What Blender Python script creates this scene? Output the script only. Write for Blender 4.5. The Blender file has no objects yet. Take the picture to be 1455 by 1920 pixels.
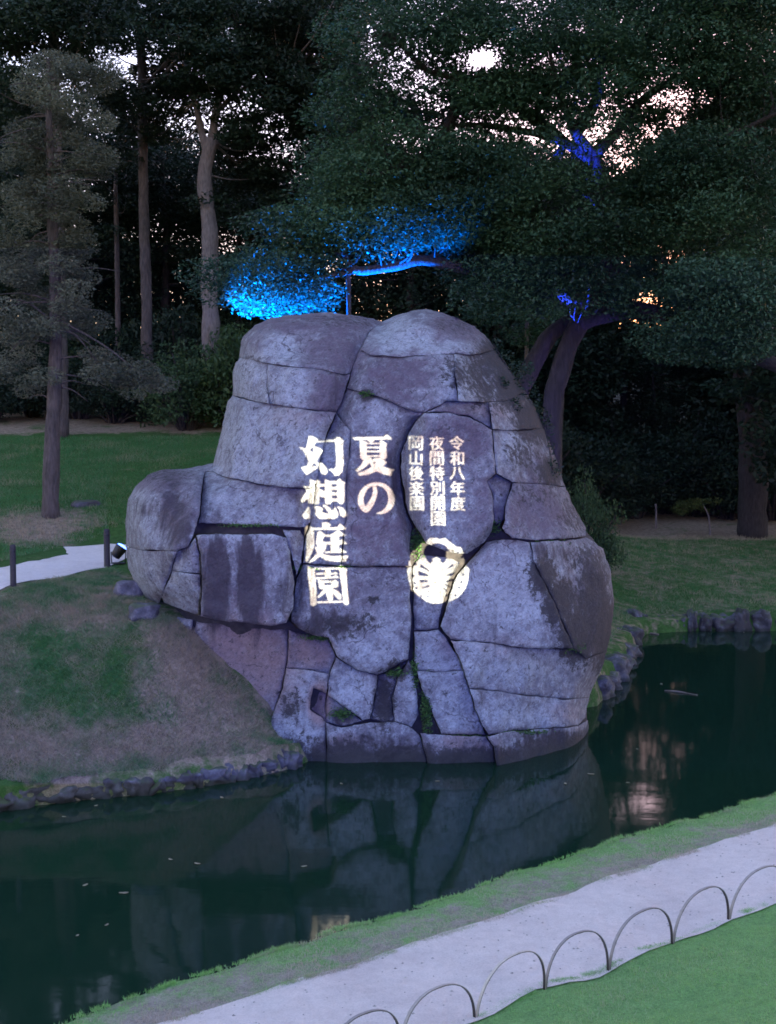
import bpy, math, random
import numpy as np
from mathutils import Vector, noise, Euler
from mathutils.geometry import delaunay_2d_cdt

rng = np.random.default_rng(7)
random.seed(7)
S = bpy.context.scene
COL = S.collection

# ------------------------------------------------------------------ camera
F_PX, CX, CY = 2318.0, 727.5, 960.0          # focal length and centre in photo pixels (1455 x 1920)
CAM_H = 5.3                                  # metres above the pond
PITCH = math.atan(140 / F_PX)                # looking slightly down
cam_d = bpy.data.cameras.new('camera')
cam = bpy.data.objects.new('camera', cam_d)
COL.objects.link(cam)
cam.location = (0, 0, CAM_H)
cam.rotation_euler = (math.pi / 2 - PITCH, 0, 0)
cam_d.sensor_fit = 'VERTICAL'
cam_d.angle = 2 * math.atan(960 / F_PX)
cam_d.clip_start = 0.05
cam_d.clip_end = 2000
S.camera = cam

# ------------------------------------------------------------------ dusk sky, sun, exposure
SUN_EL, SUN_AZ = math.radians(1.0), math.radians(26)     # the sun has just set, off to the right behind the wood
W = bpy.data.worlds.new('World')
S.world = W
W.use_nodes = True
wn, wl = W.node_tree.nodes, W.node_tree.links
bg = wn['Background']
sky = wn.new('ShaderNodeTexSky')
sky.sky_type = 'NISHITA'
sky.sun_disc = False
sky.sun_elevation = SUN_EL
sky.sun_rotation = SUN_AZ
sky.air_density, sky.dust_density, sky.ozone_density = 1.0, 1.0, 2.2
tint = wn.new('ShaderNodeMix'); tint.data_type = 'RGBA'; tint.blend_type = 'MULTIPLY'
tint.inputs[0].default_value = 1.0
tint.inputs[7].default_value = (1.22, 0.88, 0.90, 1)      # dusk haze: pinkish cast of the whole sky
wl.new(sky.outputs[0], tint.inputs[6])
wl.new(tint.outputs[2], bg.inputs[0])
bg.inputs[1].default_value = 0.10
sd = bpy.data.lights.new('sun', 'SUN')
sd.energy = 0.15
sd.angle = math.radians(0.5)
sd.color = (1.0, 0.62, 0.40)
sun = bpy.data.objects.new('sun', sd)
COL.objects.link(sun)
sdir = Vector((math.sin(SUN_AZ) * math.cos(SUN_EL), math.cos(SUN_AZ) * math.cos(SUN_EL), math.sin(SUN_EL)))
sun.rotation_euler = sdir.to_track_quat('Z', 'Y').to_euler()
S.view_settings.view_transform = 'Standard'
S.view_settings.look = 'None'
S.view_settings.exposure = 4.95
S.view_settings.gamma = 1.0
S.view_settings.use_curve_mapping = False
S.render.engine = 'CYCLES'
S.cycles.use_denoising = True
S.cycles.max_bounces = 6
S.cycles.diffuse_bounces = 3
S.cycles.transparent_max_bounces = 8
S.cycles.sample_clamp_indirect = 4.0
S.cycles.pixel_filter_type = 'BLACKMAN_HARRIS'
S.cycles.filter_width = 1.7

# ------------------------------------------------------------------ helpers
cp, sp = math.cos(PITCH), math.sin(PITCH)

def ray(px, py):
    x, y = (px - CX) / F_PX, (CY - py) / F_PX
    return np.array([x, cp + y * sp, -sp + y * cp])

def at_depth(px, py, Y):
    d = ray(px, py)
    return np.array([0, 0, CAM_H]) + d * (Y / d[1])

def at_depth_v(P, Y):
    P = np.asarray(P, float)
    x, y = (P[:, 0] - CX) / F_PX, (CY - P[:, 1]) / F_PX
    dy, dz = cp + y * sp, -sp + y * cp
    t = Y / dy
    return np.stack([x * t, dy * t, CAM_H + dz * t], 1)

def at_z(px, py, Z):
    d = ray(px, py)
    return np.array([0, 0, CAM_H]) + d * ((Z - CAM_H) / d[2])

def proj(P):
    P = np.atleast_2d(P)
    r = P - np.array([0, 0, CAM_H])
    dep = r[:, 1] * cp - r[:, 2] * sp
    up = r[:, 1] * sp + r[:, 2] * cp
    return np.stack([CX + F_PX * r[:, 0] / dep, CY - F_PX * up / dep], 1)

def seg_dist(P, poly, closed=True):
    P = np.asarray(P, float)
    poly = np.asarray(poly, float)
    n = len(poly)
    best = np.full(len(P), 1e9)
    for i in range(n if closed else n - 1):
        a, b = poly[i], poly[(i + 1) % n]
        ab = b - a
        t = np.clip(((P - a) @ ab) / max(ab @ ab, 1e-12), 0, 1)
        best = np.minimum(best, np.hypot(*(P - a - t[:, None] * ab).T))
    return best

def inside(P, poly):
    P = np.asarray(P, float)
    poly = np.asarray(poly, float)
    res = np.zeros(len(P), bool)
    j = len(poly) - 1
    for i in range(len(poly)):
        xi, yi = poly[i]
        xj, yj = poly[j]
        c = ((yi > P[:, 1]) != (yj > P[:, 1]))
        if yj != yi:
            c &= P[:, 0] < (xj - xi) * (P[:, 1] - yi) / (yj - yi) + xi
        res ^= c
        j = i
    return res

def sstep(a, b, x):
    t = np.clip((x - a) / (b - a), 0, 1)
    return t * t * (3 - 2 * t)

def vnoise(P, scale, oct=3):
    return np.array([noise.fractal(Vector(p) * scale, 1.0, 2.0, oct) for p in P])

def mesh_np(name, V, Fc, smooth=False, attr=None):
    """V (n,3); Fc (m,k) faces of equal size k"""
    V = np.asarray(V, np.float32)
    Fc = np.asarray(Fc, np.int32)
    me = bpy.data.meshes.new(name)
    me.vertices.add(len(V))
    me.vertices.foreach_set('co', V.ravel())
    k = Fc.shape[1]
    me.loops.add(Fc.size)
    me.loops.foreach_set('vertex_index', Fc.ravel())
    me.polygons.add(len(Fc))
    me.polygons.foreach_set('loop_start', np.arange(0, Fc.size, k, dtype=np.int32))
    me.polygons.foreach_set('use_smooth', np.full(len(Fc), smooth))
    if attr:
        for an, av in attr.items():
            av = np.asarray(av, np.float32)
            if av.ndim == 1:
                a = me.attributes.new(an, 'FLOAT', 'POINT')
                a.data.foreach_set('value', av)
            else:
                a = me.attributes.new(an, 'FLOAT_COLOR', 'POINT')
                a.data.foreach_set('color', av.ravel())
    me.update(calc_edges=True)
    me.validate()
    return me

def obj(name, me, mat=None, parent=None):
    o = bpy.data.objects.new(name, me)
    COL.objects.link(o)
    if mat and not me.materials:
        me.materials.append(mat)
    if parent:
        o.parent = parent
    return o

def tag(o, label, cat, group=None):
    o['label'] = label
    o['category'] = cat
    if group:
        o['group'] = group
    return o

def empty(name, loc=(0, 0, 0)):
    o = bpy.data.objects.new(name, None)
    o.empty_display_size = 0.2
    o.location = loc
    COL.objects.link(o)
    return o

def local(me, loc):
    """shift world-built mesh so that its parent empty can sit at loc"""
    n = len(me.vertices)
    a = np.empty(n * 3, np.float32)
    me.vertices.foreach_get('co', a)
    a = a.reshape(-1, 3) - np.asarray(loc, np.float32)
    me.vertices.foreach_set('co', a.ravel())
    me.update()
    return me

class MB:
    def __init__(s):
        s.v, s.f = [], []
    def add(s, V, Fc):
        b = len(s.v)
        s.v += [tuple(map(float, p)) for p in V]
        s.f += [tuple(b + i for i in q) for q in Fc]
    def tube(s, pts, rad, n=8, jit=0.0, cap=True):
        pts = [Vector(p) for p in pts]
        base = len(s.v)
        ref = Vector((0.31, 0.77, 0.55))
        for i, p in enumerate(pts):
            d = (pts[min(i + 1, len(pts) - 1)] - pts[max(i - 1, 0)]).normalized()
            u = d.cross(ref).normalized()
            w = d.cross(u)
            r = rad[i] if hasattr(rad, '__len__') else rad
            for k in range(n):
                a = 2 * math.pi * k / n
                q = r * (1 + jit * noise.noise(p * 1.7 + Vector((k * 3.1, 0, 0))))
                s.v.append(tuple(p + (u * math.cos(a) + w * math.sin(a)) * q))
        for i in range(len(pts) - 1):
            for k in range(n):
                a, b = base + i * n + k, base + i * n + (k + 1) % n
                s.f.append((a, b, b + n, a + n))
        if cap:
            s.f.append(tuple(base + k for k in range(n))[::-1])
            s.f.append(tuple(base + (len(pts) - 1) * n + k for k in range(n)))
    def box(s, c, h, rot=0.0, taper=1.0):
        cx, cy, cz = c
        V = []
        for z in (-1, 1):
            tq = taper if z > 0 else 1
            for x, y in ((-1, -1), (1, -1), (1, 1), (-1, 1)):
                X, Y = x * h[0] * tq, y * h[1] * tq
                V.append((cx + X * math.cos(rot) - Y * math.sin(rot), cy + X * math.sin(rot) + Y * math.cos(rot), cz + z * h[2]))
        s.add(V, [(3, 2, 1, 0), (4, 5, 6, 7), (0, 1, 5, 4), (1, 2, 6, 5), (2, 3, 7, 6), (3, 0, 4, 7)])
    def lathe(s, prof, c, n=16):
        base = len(s.v)
        for r, z in prof:
            for k in range(n):
                a = 2 * math.pi * k / n
                s.v.append((c[0] + r * math.cos(a), c[1] + r * math.sin(a), c[2] + z))
        for i in range(len(prof) - 1):
            for k in range(n):
                a, b = base + i * n + k, base + i * n + (k + 1) % n
                s.f.append((a, b, b + n, a + n))
        s.f.append(tuple(base + k for k in range(n))[::-1])
        s.f.append(tuple(base + (len(prof) - 1) * n + k for k in range(n)))
    def mesh(s, name, smooth=True):
        me = bpy.data.meshes.new(name)
        me.from_pydata(s.v, [], s.f)
        me.polygons.foreach_set('use_smooth', [smooth] * len(me.polygons))
        me.update()
        return me
    def build(s, name, mat, parent=None, smooth=True, origin=None):
        me = s.mesh(name, smooth)
        if origin is not None:
            local(me, origin)
        return obj(name, me, mat, parent)

def smooth_path(pts, n=6):
    """Catmull-Rom through points (k, d)"""
    P = np.asarray(pts, float)
    P = np.vstack([2 * P[0] - P[1], P, 2 * P[-1] - P[-2]])
    out = []
    for i in range(1, len(P) - 2):
        for t in np.linspace(0, 1, n, endpoint=False):
            a, b, c, d = P[i - 1], P[i], P[i + 1], P[i + 2]
            out.append(0.5 * (2 * b + (c - a) * t + (2 * a - 5 * b + 4 * c - d) * t * t + (3 * b - a - 3 * c + d) * t ** 3))
    out.append(P[-2])
    return np.array(out)

# ------------------------------------------------------------------ materials
def mat(name, build):
    m = bpy.data.materials.new(name)
    m.use_nodes = True
    nt = m.node_tree
    b = nt.nodes['Principled BSDF']
    build(nt, nt.nodes, nt.links, b)
    return m

def tex_noise(nt, scale, detail=4, rough=0.55, vec=None, dist=0.0):
    n = nt.nodes.new('ShaderNodeTexNoise')
    n.inputs['Scale'].default_value = scale
    n.inputs['Detail'].default_value = detail
    n.inputs['Roughness'].default_value = rough
    n.inputs['Distortion'].default_value = dist
    if vec is not None:
        nt.links.new(vec, n.inputs['Vector'])
    return n.outputs['Fac']

def ramp(nt, fac, stops):
    r = nt.nodes.new('ShaderNodeValToRGB')
    e = r.color_ramp.elements
    while len(e) < len(stops):
        e.new(0.5)
    for k, (p, c) in enumerate(stops):
        e[k].position = p
        e[k].color = (*c, 1)
    nt.links.new(fac, r.inputs[0])
    return r.outputs[0]

def mixc(nt, fac, a, b, mode='MIX'):
    m = nt.nodes.new('ShaderNodeMix')
    m.data_type = 'RGBA'
    m.blend_type = mode
    for s, i in ((fac, 0), (a, 6), (b, 7)):
        if hasattr(s, 'is_output'):
            nt.links.new(s, m.inputs[i])
        elif i == 0:
            m.inputs[0].default_value = s
        else:
            m.inputs[i].default_value = (*s, 1)
    return m.outputs[2]

def math_n(nt, op, a, b=None, c=None):
    m = nt.nodes.new('ShaderNodeMath')
    m.operation = op
    for i, s in enumerate((a, b, c)):
        if s is None:
            continue
        if hasattr(s, 'is_output'):
            nt.links.new(s, m.inputs[i])
        else:
            m.inputs[i].default_value = s
    return m.outputs[0]

def maprange(nt, v, a, b, c=0.0, d=1.0):
    m = nt.nodes.new('ShaderNodeMapRange')
    m.interpolation_type = 'SMOOTHSTEP'
    nt.links.new(v, m.inputs[0])
    for i, x in enumerate((a, b, c, d)):
        m.inputs[i + 1].default_value = x
    return m.outputs[0]

def geo_pos(nt):
    return nt.nodes.new('ShaderNodeNewGeometry').outputs['Position']

def mapping(nt, vec, scale=(1, 1, 1), rot=(0, 0, 0)):
    m = nt.nodes.new('ShaderNodeMapping')
    nt.links.new(vec, m.inputs['Vector'])
    m.inputs['Scale'].default_value = scale
    m.inputs['Rotation'].default_value = rot
    return m.outputs[0]

def attr(nt, name, out='Fac'):
    a = nt.nodes.new('ShaderNodeAttribute')
    a.attribute_name = name
    return a.outputs[out]

def bump(nt, b, h, strength, dist=0.02):
    n = nt.nodes.new('ShaderNodeBump')
    n.inputs['Strength'].default_value = strength
    n.inputs['Distance'].default_value = dist
    nt.links.new(h, n.inputs['Height'])
    nt.links.new(n.outputs[0], b.inputs['Normal'])

def m_rock(nt, N, L, b):
    pos = geo_pos(nt)
    mk = N.new('ShaderNodeAttribute'); mk.attribute_name = 'mask'
    sep = N.new('ShaderNodeSeparateColor'); L.new(mk.outputs['Color'], sep.inputs[0])
    rot = mapping(nt, pos, (1, 1, 1), (0, 0.6, 0))
    grain = mapping(nt, rot, (14, 14, 40))
    vert = mapping(nt, pos, (5.5, 5.5, 0.9))
    n_big = tex_noise(nt, 0.9, 5, 0.6, pos)
    n_mid = tex_noise(nt, 3.2, 6, 0.65, pos, 0.4)
    n_fine = tex_noise(nt, 22, 5, 0.7, pos)
    n_grain = tex_noise(nt, 1.0, 4, 0.65, grain)
    n_vert = tex_noise(nt, 1.0, 5, 0.6, vert, 0.3)
    base = ramp(nt, n_big, [(0.3, (0.135, 0.128, 0.150)), (0.5, (0.175, 0.168, 0.190)), (0.7, (0.215, 0.207, 0.23))])
    def brk(m, nz, amt, lo, hi):
        return maprange(nt, math_n(nt, 'ADD', m, math_n(nt, 'MULTIPLY', math_n(nt, 'SUBTRACT', nz, 0.5), amt)), lo, hi)
    c = mixc(nt, brk(sep.outputs[0], n_mid, 1.9, 0.1, 0.95), base, (0.30, 0.315, 0.34))
    n_pl = tex_noise(nt, 7.5, 8, 0.78, pos, 0.3)
    c = mixc(nt, math_n(nt, 'MULTIPLY', maprange(nt, n_pl, 0.49, 0.60), 0.6), c, (0.37, 0.40, 0.42))
    c = mixc(nt, math_n(nt, 'MULTIPLY', maprange(nt, n_pl, 0.49, 0.40), 0.55), c, (0.10, 0.09, 0.11))
    c = mixc(nt, math_n(nt, 'MULTIPLY', brk(mk.outputs['Alpha'], n_mid, 0.8, 0.1, 1.0), 0.85), c, (0.26, 0.175, 0.16))
    c = mixc(nt, math_n(nt, 'MULTIPLY', brk(sep.outputs[2], n_mid, 2.2, 0.1, 0.85), 0.80), c, (0.105, 0.075, 0.10))
    c = mixc(nt, math_n(nt, 'MULTIPLY', brk(sep.outputs[1], n_vert, 2.6, 0.2, 0.95), 0.92), c, (0.045, 0.034, 0.045))
    m2 = attr(nt, 'lichen')
    n_bl = tex_noise(nt, 11, 8, 0.78, pos, 0.3)
    c = mixc(nt, math_n(nt, 'MULTIPLY', brk(m2, n_bl, 6.5, 0.35, 0.95), 0.94), c, (0.035, 0.030, 0.032))
    vo_ = N.new('ShaderNodeTexVoronoi'); vo_.feature = 'DISTANCE_TO_EDGE'; vo_.inputs['Scale'].default_value = 0.85
    wob = N.new('ShaderNodeVectorMath'); wob.operation = 'ADD'
    nz = N.new('ShaderNodeTexNoise'); nz.inputs['Scale'].default_value = 1.6; nz.inputs['Detail'].default_value = 6
    L.new(pos, nz.inputs['Vector'])
    L.new(pos, wob.inputs[0]); L.new(nz.outputs['Color'], wob.inputs[1])
    L.new(wob.outputs[0], vo_.inputs['Vector'])
    hair = math_n(nt, 'MULTIPLY', maprange(nt, vo_.outputs['Distance'], 0.004, 0.014, 1, 0), maprange(nt, n_big, 0.50, 0.58))
    c = mixc(nt, math_n(nt, 'MULTIPLY', hair, 0.75), c, (0.06, 0.05, 0.06))
    spk = ramp(nt, n_fine, [(0.30, (0.66, 0.64, 0.68)), (0.5, (1, 1, 1)), (0.75, (1.15, 1.15, 1.17))])
    c = mixc(nt, 0.7, c, spk, 'MULTIPLY')
    gr = ramp(nt, n_grain, [(0.35, (0.75, 0.75, 0.78)), (0.6, (1.12, 1.12, 1.12))])
    c = mixc(nt, 0.7, c, gr, 'MULTIPLY')
    # scattered dark lichen dots
    dots = maprange(nt, tex_noise(nt, 15, 4, 0.65, pos, 0.6), 0.55, 0.66)
    c = mixc(nt, math_n(nt, 'MULTIPLY', dots, 0.6), c, (0.07, 0.06, 0.07))
    z_ = N.new('ShaderNodeSeparateXYZ'); L.new(pos, z_.inputs[0])
    wet = maprange(nt, math_n(nt, 'SUBTRACT', z_.outputs[2], math_n(nt, 'MULTIPLY', n_mid, 0.30)), -0.06, 0.06, 1, 0)
    c = mixc(nt, math_n(nt, 'MULTIPLY', wet, 0.72), c, (0.03, 0.028, 0.026))
    L.new(c, b.inputs['Base Color'])
    b.inputs['Roughness'].default_value = 0.88
    h = math_n(nt, 'ADD', math_n(nt, 'MULTIPLY', n_mid, 1.0), math_n(nt, 'ADD', math_n(nt, 'MULTIPLY', n_fine, 0.35), math_n(nt, 'MULTIPLY', n_grain, 0.35)))
    bump(nt, b, h, 0.75, 0.07)
M_ROCK = mat('granite', m_rock)

def m_crack(nt, N, L, b):
    n = tex_noise(nt, 9, 5, 0.6, geo_pos(nt))
    L.new(ramp(nt, n, [(0.3, (0.02, 0.018, 0.02)), (0.7, (0.06, 0.05, 0.05))]), b.inputs['Base Color'])
    b.inputs['Roughness'].default_value = 1
M_CRACK = mat('dark_soil_in_joints', m_crack)

def m_edge_stone(nt, N, L, b):
    pos = geo_pos(nt)
    n = tex_noise(nt, 6, 6, 0.65, pos)
    n2 = tex_noise(nt, 2.3, 5, 0.6, pos, 0.6)
    c = ramp(nt, n, [(0.3, (0.04, 0.038, 0.045)), (0.55, (0.10, 0.095, 0.115)), (0.75, (0.22, 0.21, 0.235))])
    c = mixc(nt, maprange(nt, n2, 0.44, 0.58), c, (0.045, 0.038, 0.042))
    z_ = N.new('ShaderNodeSeparateXYZ'); L.new(pos, z_.inputs[0])
    gm = N.new('ShaderNodeSeparateXYZ'); L.new(N.new('ShaderNodeNewGeometry').outputs['Normal'], gm.inputs[0])
    moss = math_n(nt, 'MULTIPLY', maprange(nt, gm.outputs[2], 0.35, 0.85), maprange(nt, tex_noise(nt, 4.2, 5, 0.6, pos), 0.42, 0.58))
    c = mixc(nt, math_n(nt, 'MULTIPLY', moss, 0.8), c, (0.055, 0.075, 0.03))
    wet = maprange(nt, math_n(nt, 'SUBTRACT', z_.outputs[2], math_n(nt, 'MULTIPLY', n, 0.16)), -0.04, 0.04, 1, 0)
    c = mixc(nt, math_n(nt, 'MULTIPLY', wet, 0.75), c, (0.02, 0.02, 0.018))
    L.new(c, b.inputs['Base Color'])
    b.inputs['Roughness'].default_value = 0.9
    bump(nt, b, n, 0.7, 0.05)
M_EDGE = mat('weathered_stone', m_edge_stone)

def m_ground(nt, N, L, b):
    pos = geo_pos(nt)
    soil = attr(nt, 'soil')
    n1 = tex_noise(nt, 0.75, 5, 0.6, pos, 0.3)
    n2 = tex_noise(nt, 7, 5, 0.65, pos)
    n3 = tex_noise(nt, 40, 4, 0.7, pos)
    green = ramp(nt, n2, [(0.3, (0.035, 0.085, 0.022)), (0.7, (0.07, 0.15, 0.04))])
    straw = ramp(nt, n2, [(0.3, (0.19, 0.145, 0.105)), (0.7, (0.40, 0.31, 0.23))])
    n4 = tex_noise(nt, 3.2, 6, 0.7, pos, 0.5)
    sm = math_n(nt, 'ADD', math_n(nt, 'MULTIPLY', math_n(nt, 'SUBTRACT', n1, 0.5), 1.8), math_n(nt, 'MULTIPLY', math_n(nt, 'SUBTRACT', n4, 0.5), 2.0))
    f = maprange(nt, math_n(nt, 'ADD', soil, sm), 0.2, 0.85)
    open_light = attr(nt, 'open_light')  # near turf coloured lighter; the darker rest has tree shade in its colour
    green = mixc(nt, open_light, green, ramp(nt, n2, [(0.3, (0.16, 0.31, 0.11)), (0.7, (0.23, 0.42, 0.15))]))
    straw = mixc(nt, open_light, straw, ramp(nt, n2, [(0.3, (0.27, 0.24, 0.20)), (0.7, (0.42, 0.37, 0.32))]))
    c = mixc(nt, f, green, straw)
    c = mixc(nt, 0.8, c, ramp(nt, n3, [(0.3, (0.55, 0.55, 0.55)), (0.7, (1.3, 1.3, 1.3))]), 'MULTIPLY')
    L.new(c, b.inputs['Base Color'])
    b.inputs['Roughness'].default_value = 1
    b.inputs['Specular IOR Level'].default_value = 0.1
    bump(nt, b, n3, 0.8, 0.04)
M_GROUND = mat('turf_and_soil', m_ground)

def m_gravel(nt, N, L, b):
    pos = geo_pos(nt)
    n1 = tex_noise(nt, 1.3, 4, 0.6, pos)
    n2 = tex_noise(nt, 55, 4, 0.75, pos)
    n3 = tex_noise(nt, 9, 4, 0.6, pos)
    c = ramp(nt, n1, [(0.3, (0.66, 0.58, 0.55)), (0.5, (0.74, 0.66, 0.62)), (0.7, (0.78, 0.70, 0.66))])
    c = mixc(nt, 0.7, c, ramp(nt, n2, [(0.25, (0.72, 0.7, 0.7)), (0.6, (1.08, 1.08, 1.08))]), 'MULTIPLY')
    c = mixc(nt, 0.6, c, ramp(nt, n3, [(0.3, (0.87, 0.86, 0.85)), (0.6, (1.05, 1.05, 1.05))]), 'MULTIPLY')
    L.new(c, b.inputs['Base Color'])
    b.inputs['Roughness'].default_value = 1
    bump(nt, b, math_n(nt, 'ADD', n2, math_n(nt, 'MULTIPLY', n3, 1.5)), 0.8, 0.03)
M_GRAVEL = mat('pale_gravel', m_gravel)

def m_water(nt, N, L, b):
    pos = geo_pos(nt)
    b.inputs['Base Color'].default_value = (0.007, 0.026, 0.015, 1)
    b.inputs['Roughness'].default_value = 0.05
    b.inputs['IOR'].default_value = 1.33
    b.inputs['Specular IOR Level'].default_value = 0.36
    h = tex_noise(nt, 1.0, 3, 0.5, mapping(nt, pos, (1.1, 2.2, 1)))
    bump(nt, b, h, 0.045, 0.05)
M_WATER = mat('pond_water', m_water)

def leaf_mat(name, dark, light, trans=0.25, rough=0.55):
    def f(nt, N, L, b):
        t = attr(nt, 'tint')
        c = mixc(nt, t, dark, light)
        L.new(c, b.inputs['Base Color'])
        b.inputs['Roughness'].default_value = rough
        b.inputs['Specular IOR Level'].default_value = 0.3
        tr = N.new('ShaderNodeBsdfTranslucent')
        L.new(c, tr.inputs[0])
        mx = N.new('ShaderNodeMixShader')
        mx.inputs[0].default_value = trans
        L.new(b.outputs[0], mx.inputs[1])
        L.new(tr.outputs[0], mx.inputs[2])
        L.new(mx.outputs[0], N['Material Output'].inputs[0])
    return mat(name, f)
M_LEAF = leaf_mat('evergreen_leaf', (0.018, 0.046, 0.026), (0.050, 0.108, 0.054))
M_LEAF_D = leaf_mat('dark_forest_leaf', (0.009, 0.021, 0.012), (0.025, 0.050, 0.027))
M_LEAF_G = leaf_mat('grey_green_needles', (0.065, 0.075, 0.050), (0.155, 0.165, 0.11))
M_LEAF_B = leaf_mat('bush_leaf', (0.024, 0.056, 0.022), (0.062, 0.11, 0.042))
M_LEAF_Y = leaf_mat('yellow_green_leaf', (0.035, 0.055, 0.014), (0.08, 0.105, 0.025))
M_GRASS = leaf_mat('grass_blade', (0.38, 0.30, 0.21), (0.06, 0.19, 0.06), 0.3, 0.7)  # darker than the near turf: shade of the trees put into the colour
M_GRASS_N = leaf_mat('lit_mown_turf_blade', (0.48, 0.41, 0.35), (0.27, 0.52, 0.16), 0.3, 0.7)  # trimmed near lawns, with their more open light put into a paler colour
M_MOSS = leaf_mat('moss_leaf', (0.035, 0.075, 0.02), (0.08, 0.18, 0.045))

def bark_mat(name, c0, c1):
    def f(nt, N, L, b):
        pos = geo_pos(nt)
        n = tex_noise(nt, 1.0, 5, 0.65, mapping(nt, pos, (16, 16, 3.5)))
        n2 = tex_noise(nt, 1.3, 4, 0.6, pos)
        c = ramp(nt, n, [(0.3, c0), (0.7, c1)])
        c = mixc(nt, 0.7, c, ramp(nt, n2, [(0.3, (0.6, 0.6, 0.6)), (0.7, (1.3, 1.3, 1.3))]), 'MULTIPLY')
        L.new(c, b.inputs['Base Color'])
        b.inputs['Roughness'].default_value = 0.95
        bump(nt, b, n, 0.9, 0.06)
    return mat(name, f)
M_BARK = bark_mat('grey_brown_bark', (0.042, 0.034, 0.034), (0.13, 0.105, 0.10))
M_BARK_P = bark_mat('pale_bark', (0.10, 0.085, 0.088), (0.24, 0.205, 0.205))
M_BARK_M = bark_mat('dimmed_bark', (0.013, 0.011, 0.011), (0.045, 0.036, 0.036))  # darker bark for the spreading tree; dimness of trunk and limbs put into colour
M_BARK_D = bark_mat('dark_bark', (0.014, 0.012, 0.012), (0.048, 0.038, 0.04))

def plain(name, col, rough=0.6, metal=0.0, nscale=30, var=0.25):
    def f(nt, N, L, b):
        n = tex_noise(nt, nscale, 4, 0.6, geo_pos(nt))
        c = ramp(nt, n, [(0.3, tuple(x * (1 - var) for x in col)), (0.7, tuple(x * (1 + var) for x in col))])
        L.new(c, b.inputs['Base Color'])
        b.inputs['Roughness'].default_value = rough
        b.inputs['Metallic'].default_value = metal
    return mat(name, f)
M_POST = plain('dark_wood_post', (0.035, 0.030, 0.034), 0.8)
M_BLACK = plain('black_metal', (0.012, 0.012, 0.014), 0.45)
M_TWIG = plain('bleached_twig', (0.20, 0.15, 0.12), 0.9)
M_FALLEN = plain('fallen_leaf', (0.26, 0.22, 0.15), 0.8, 0, 8, 0.4)

def m_bamboo(nt, N, L, b):
    up = N.new('ShaderNodeSeparateXYZ')
    oi = N.new('ShaderNodeObjectInfo')
    side = attr(nt, 'outer')
    pos = geo_pos(nt)
    n = tex_noise(nt, 25, 4, 0.6, pos)
    outer = mixc(nt, oi.outputs['Random'], (0.62, 0.52, 0.44), (0.26, 0.22, 0.21))
    c = mixc(nt, side, (0.035, 0.026, 0.024), outer)
    c = mixc(nt, 0.6, c, ramp(nt, n, [(0.3, (0.7, 0.7, 0.7)), (0.7, (1.2, 1.2, 1.2))]), 'MULTIPLY')
    L.new(c, b.inputs['Base Color'])
    b.inputs['Roughness'].default_value = 0.45
M_BAMBOO = mat('split_bamboo', m_bamboo)

def m_slide(nt, N, L, b):
    t = N.new('ShaderNodeBsdfTransparent')
    t.inputs[0].default_value = (0.008, 0.012, 0.094, 1)     # the dark film still passes a little blue
    L.new(t.outputs[0], N['Material Output'].inputs[0])
M_SLIDE = mat('slide_film', m_slide)

def emit_mat(name, col, strength):
    def f(nt, N, L, b):
        b.inputs['Base Color'].default_value = (0.02, 0.02, 0.03, 1)
        b.inputs['Emission Color'].default_value = (*col, 1)
        b.inputs['Emission Strength'].default_value = strength
    return mat(name, f)
M_LENS = emit_mat('lit_lamp_lens', (0.08, 0.17, 1.0), 0.35)

# ------------------------------------------------------------------ terrain
NEAR_EDGE = [(1455, 1486), (1329, 1530), (1217, 1556), (1099, 1595), (964, 1636), (835, 1683), (717, 1721), (653, 1738), (577, 1766), (505, 1787), (409, 1818), (289, 1857), (144, 1905)]
GRAVEL_A = [(1455, 1548), (1305, 1595), (1188, 1633), (1117, 1656), (1011, 1694), (882, 1736), (747, 1780), (600, 1827), (529, 1845), (308, 1920)]
GRAVEL_B = [(1455, 1697), (1358, 1733), (1264, 1768), (1141, 1821), (1011, 1862), (894, 1915)]
near_xy = [at_z(x, y, 0.32) for x, y in NEAR_EDGE]
gra_xy = [at_z(x, y, 0.42) for x, y in GRAVEL_A]
grb_xy = [at_z(x, y, 0.52) for x, y in GRAVEL_B]
near_dir = (near_xy[0] - near_xy[-1]); near_dir[2] = 0; near_dir /= np.linalg.norm(near_dir)
def ext(P, s): return P + near_dir * s
LSHORE = [(0, 1515), (128, 1498), (273, 1485), (383, 1470), (470, 1453), (545, 1436)]
LTOP = [(0, 1466), (85, 1470), (128, 1459), (230, 1446), (298, 1442), (383, 1421), (481, 1415), (541, 1400)]
lsh = [at_z(x, y, 0.0) for x, y in LSHORE]
ctrl = []
for P in near_xy + gra_xy + grb_xy:
    ctrl.append(P)
for s in (6, 14):
    ctrl += [ext(near_xy[0], s), ext(gra_xy[0], s), ext(grb_xy[0], s)]
for s in (-5, -12):
    ctrl += [ext(near_xy[-1], s), ext(gra_xy[-1], s), ext(grb_xy[-1], s)]
ctrl += [at_z(1455, 1920, 0.98), at_z(1455, 1800, 0.72), at_z(1220, 1915, 0.70)]
ctrl += [(0, 0, 3.65), (3, 0, 3.65), (-5, 0, 3.3), (7, 2, 3.2), (0, 5, 2.1), (4, 5.5, 2.05), (-4, 4, 2.2), (9, 8, 1.6), (14, 10, 1.6), (0, -15, 4.2), (18, -10, 4), (-18, -10, 3.5), (25, 15, 1.4), (-14, 0, 2.0)]
for x, y in LTOP:
    p = at_z(x, y, 0.38); p[1] += 0.25
    ctrl.append(p)
for s in (5, 11):
    d = (lsh[0] - lsh[-1]); d[2] = 0; d /= np.linalg.norm(d)
    ctrl.append(lsh[0] + d * s + np.array([0, 0.3, 0.38]))
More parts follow.
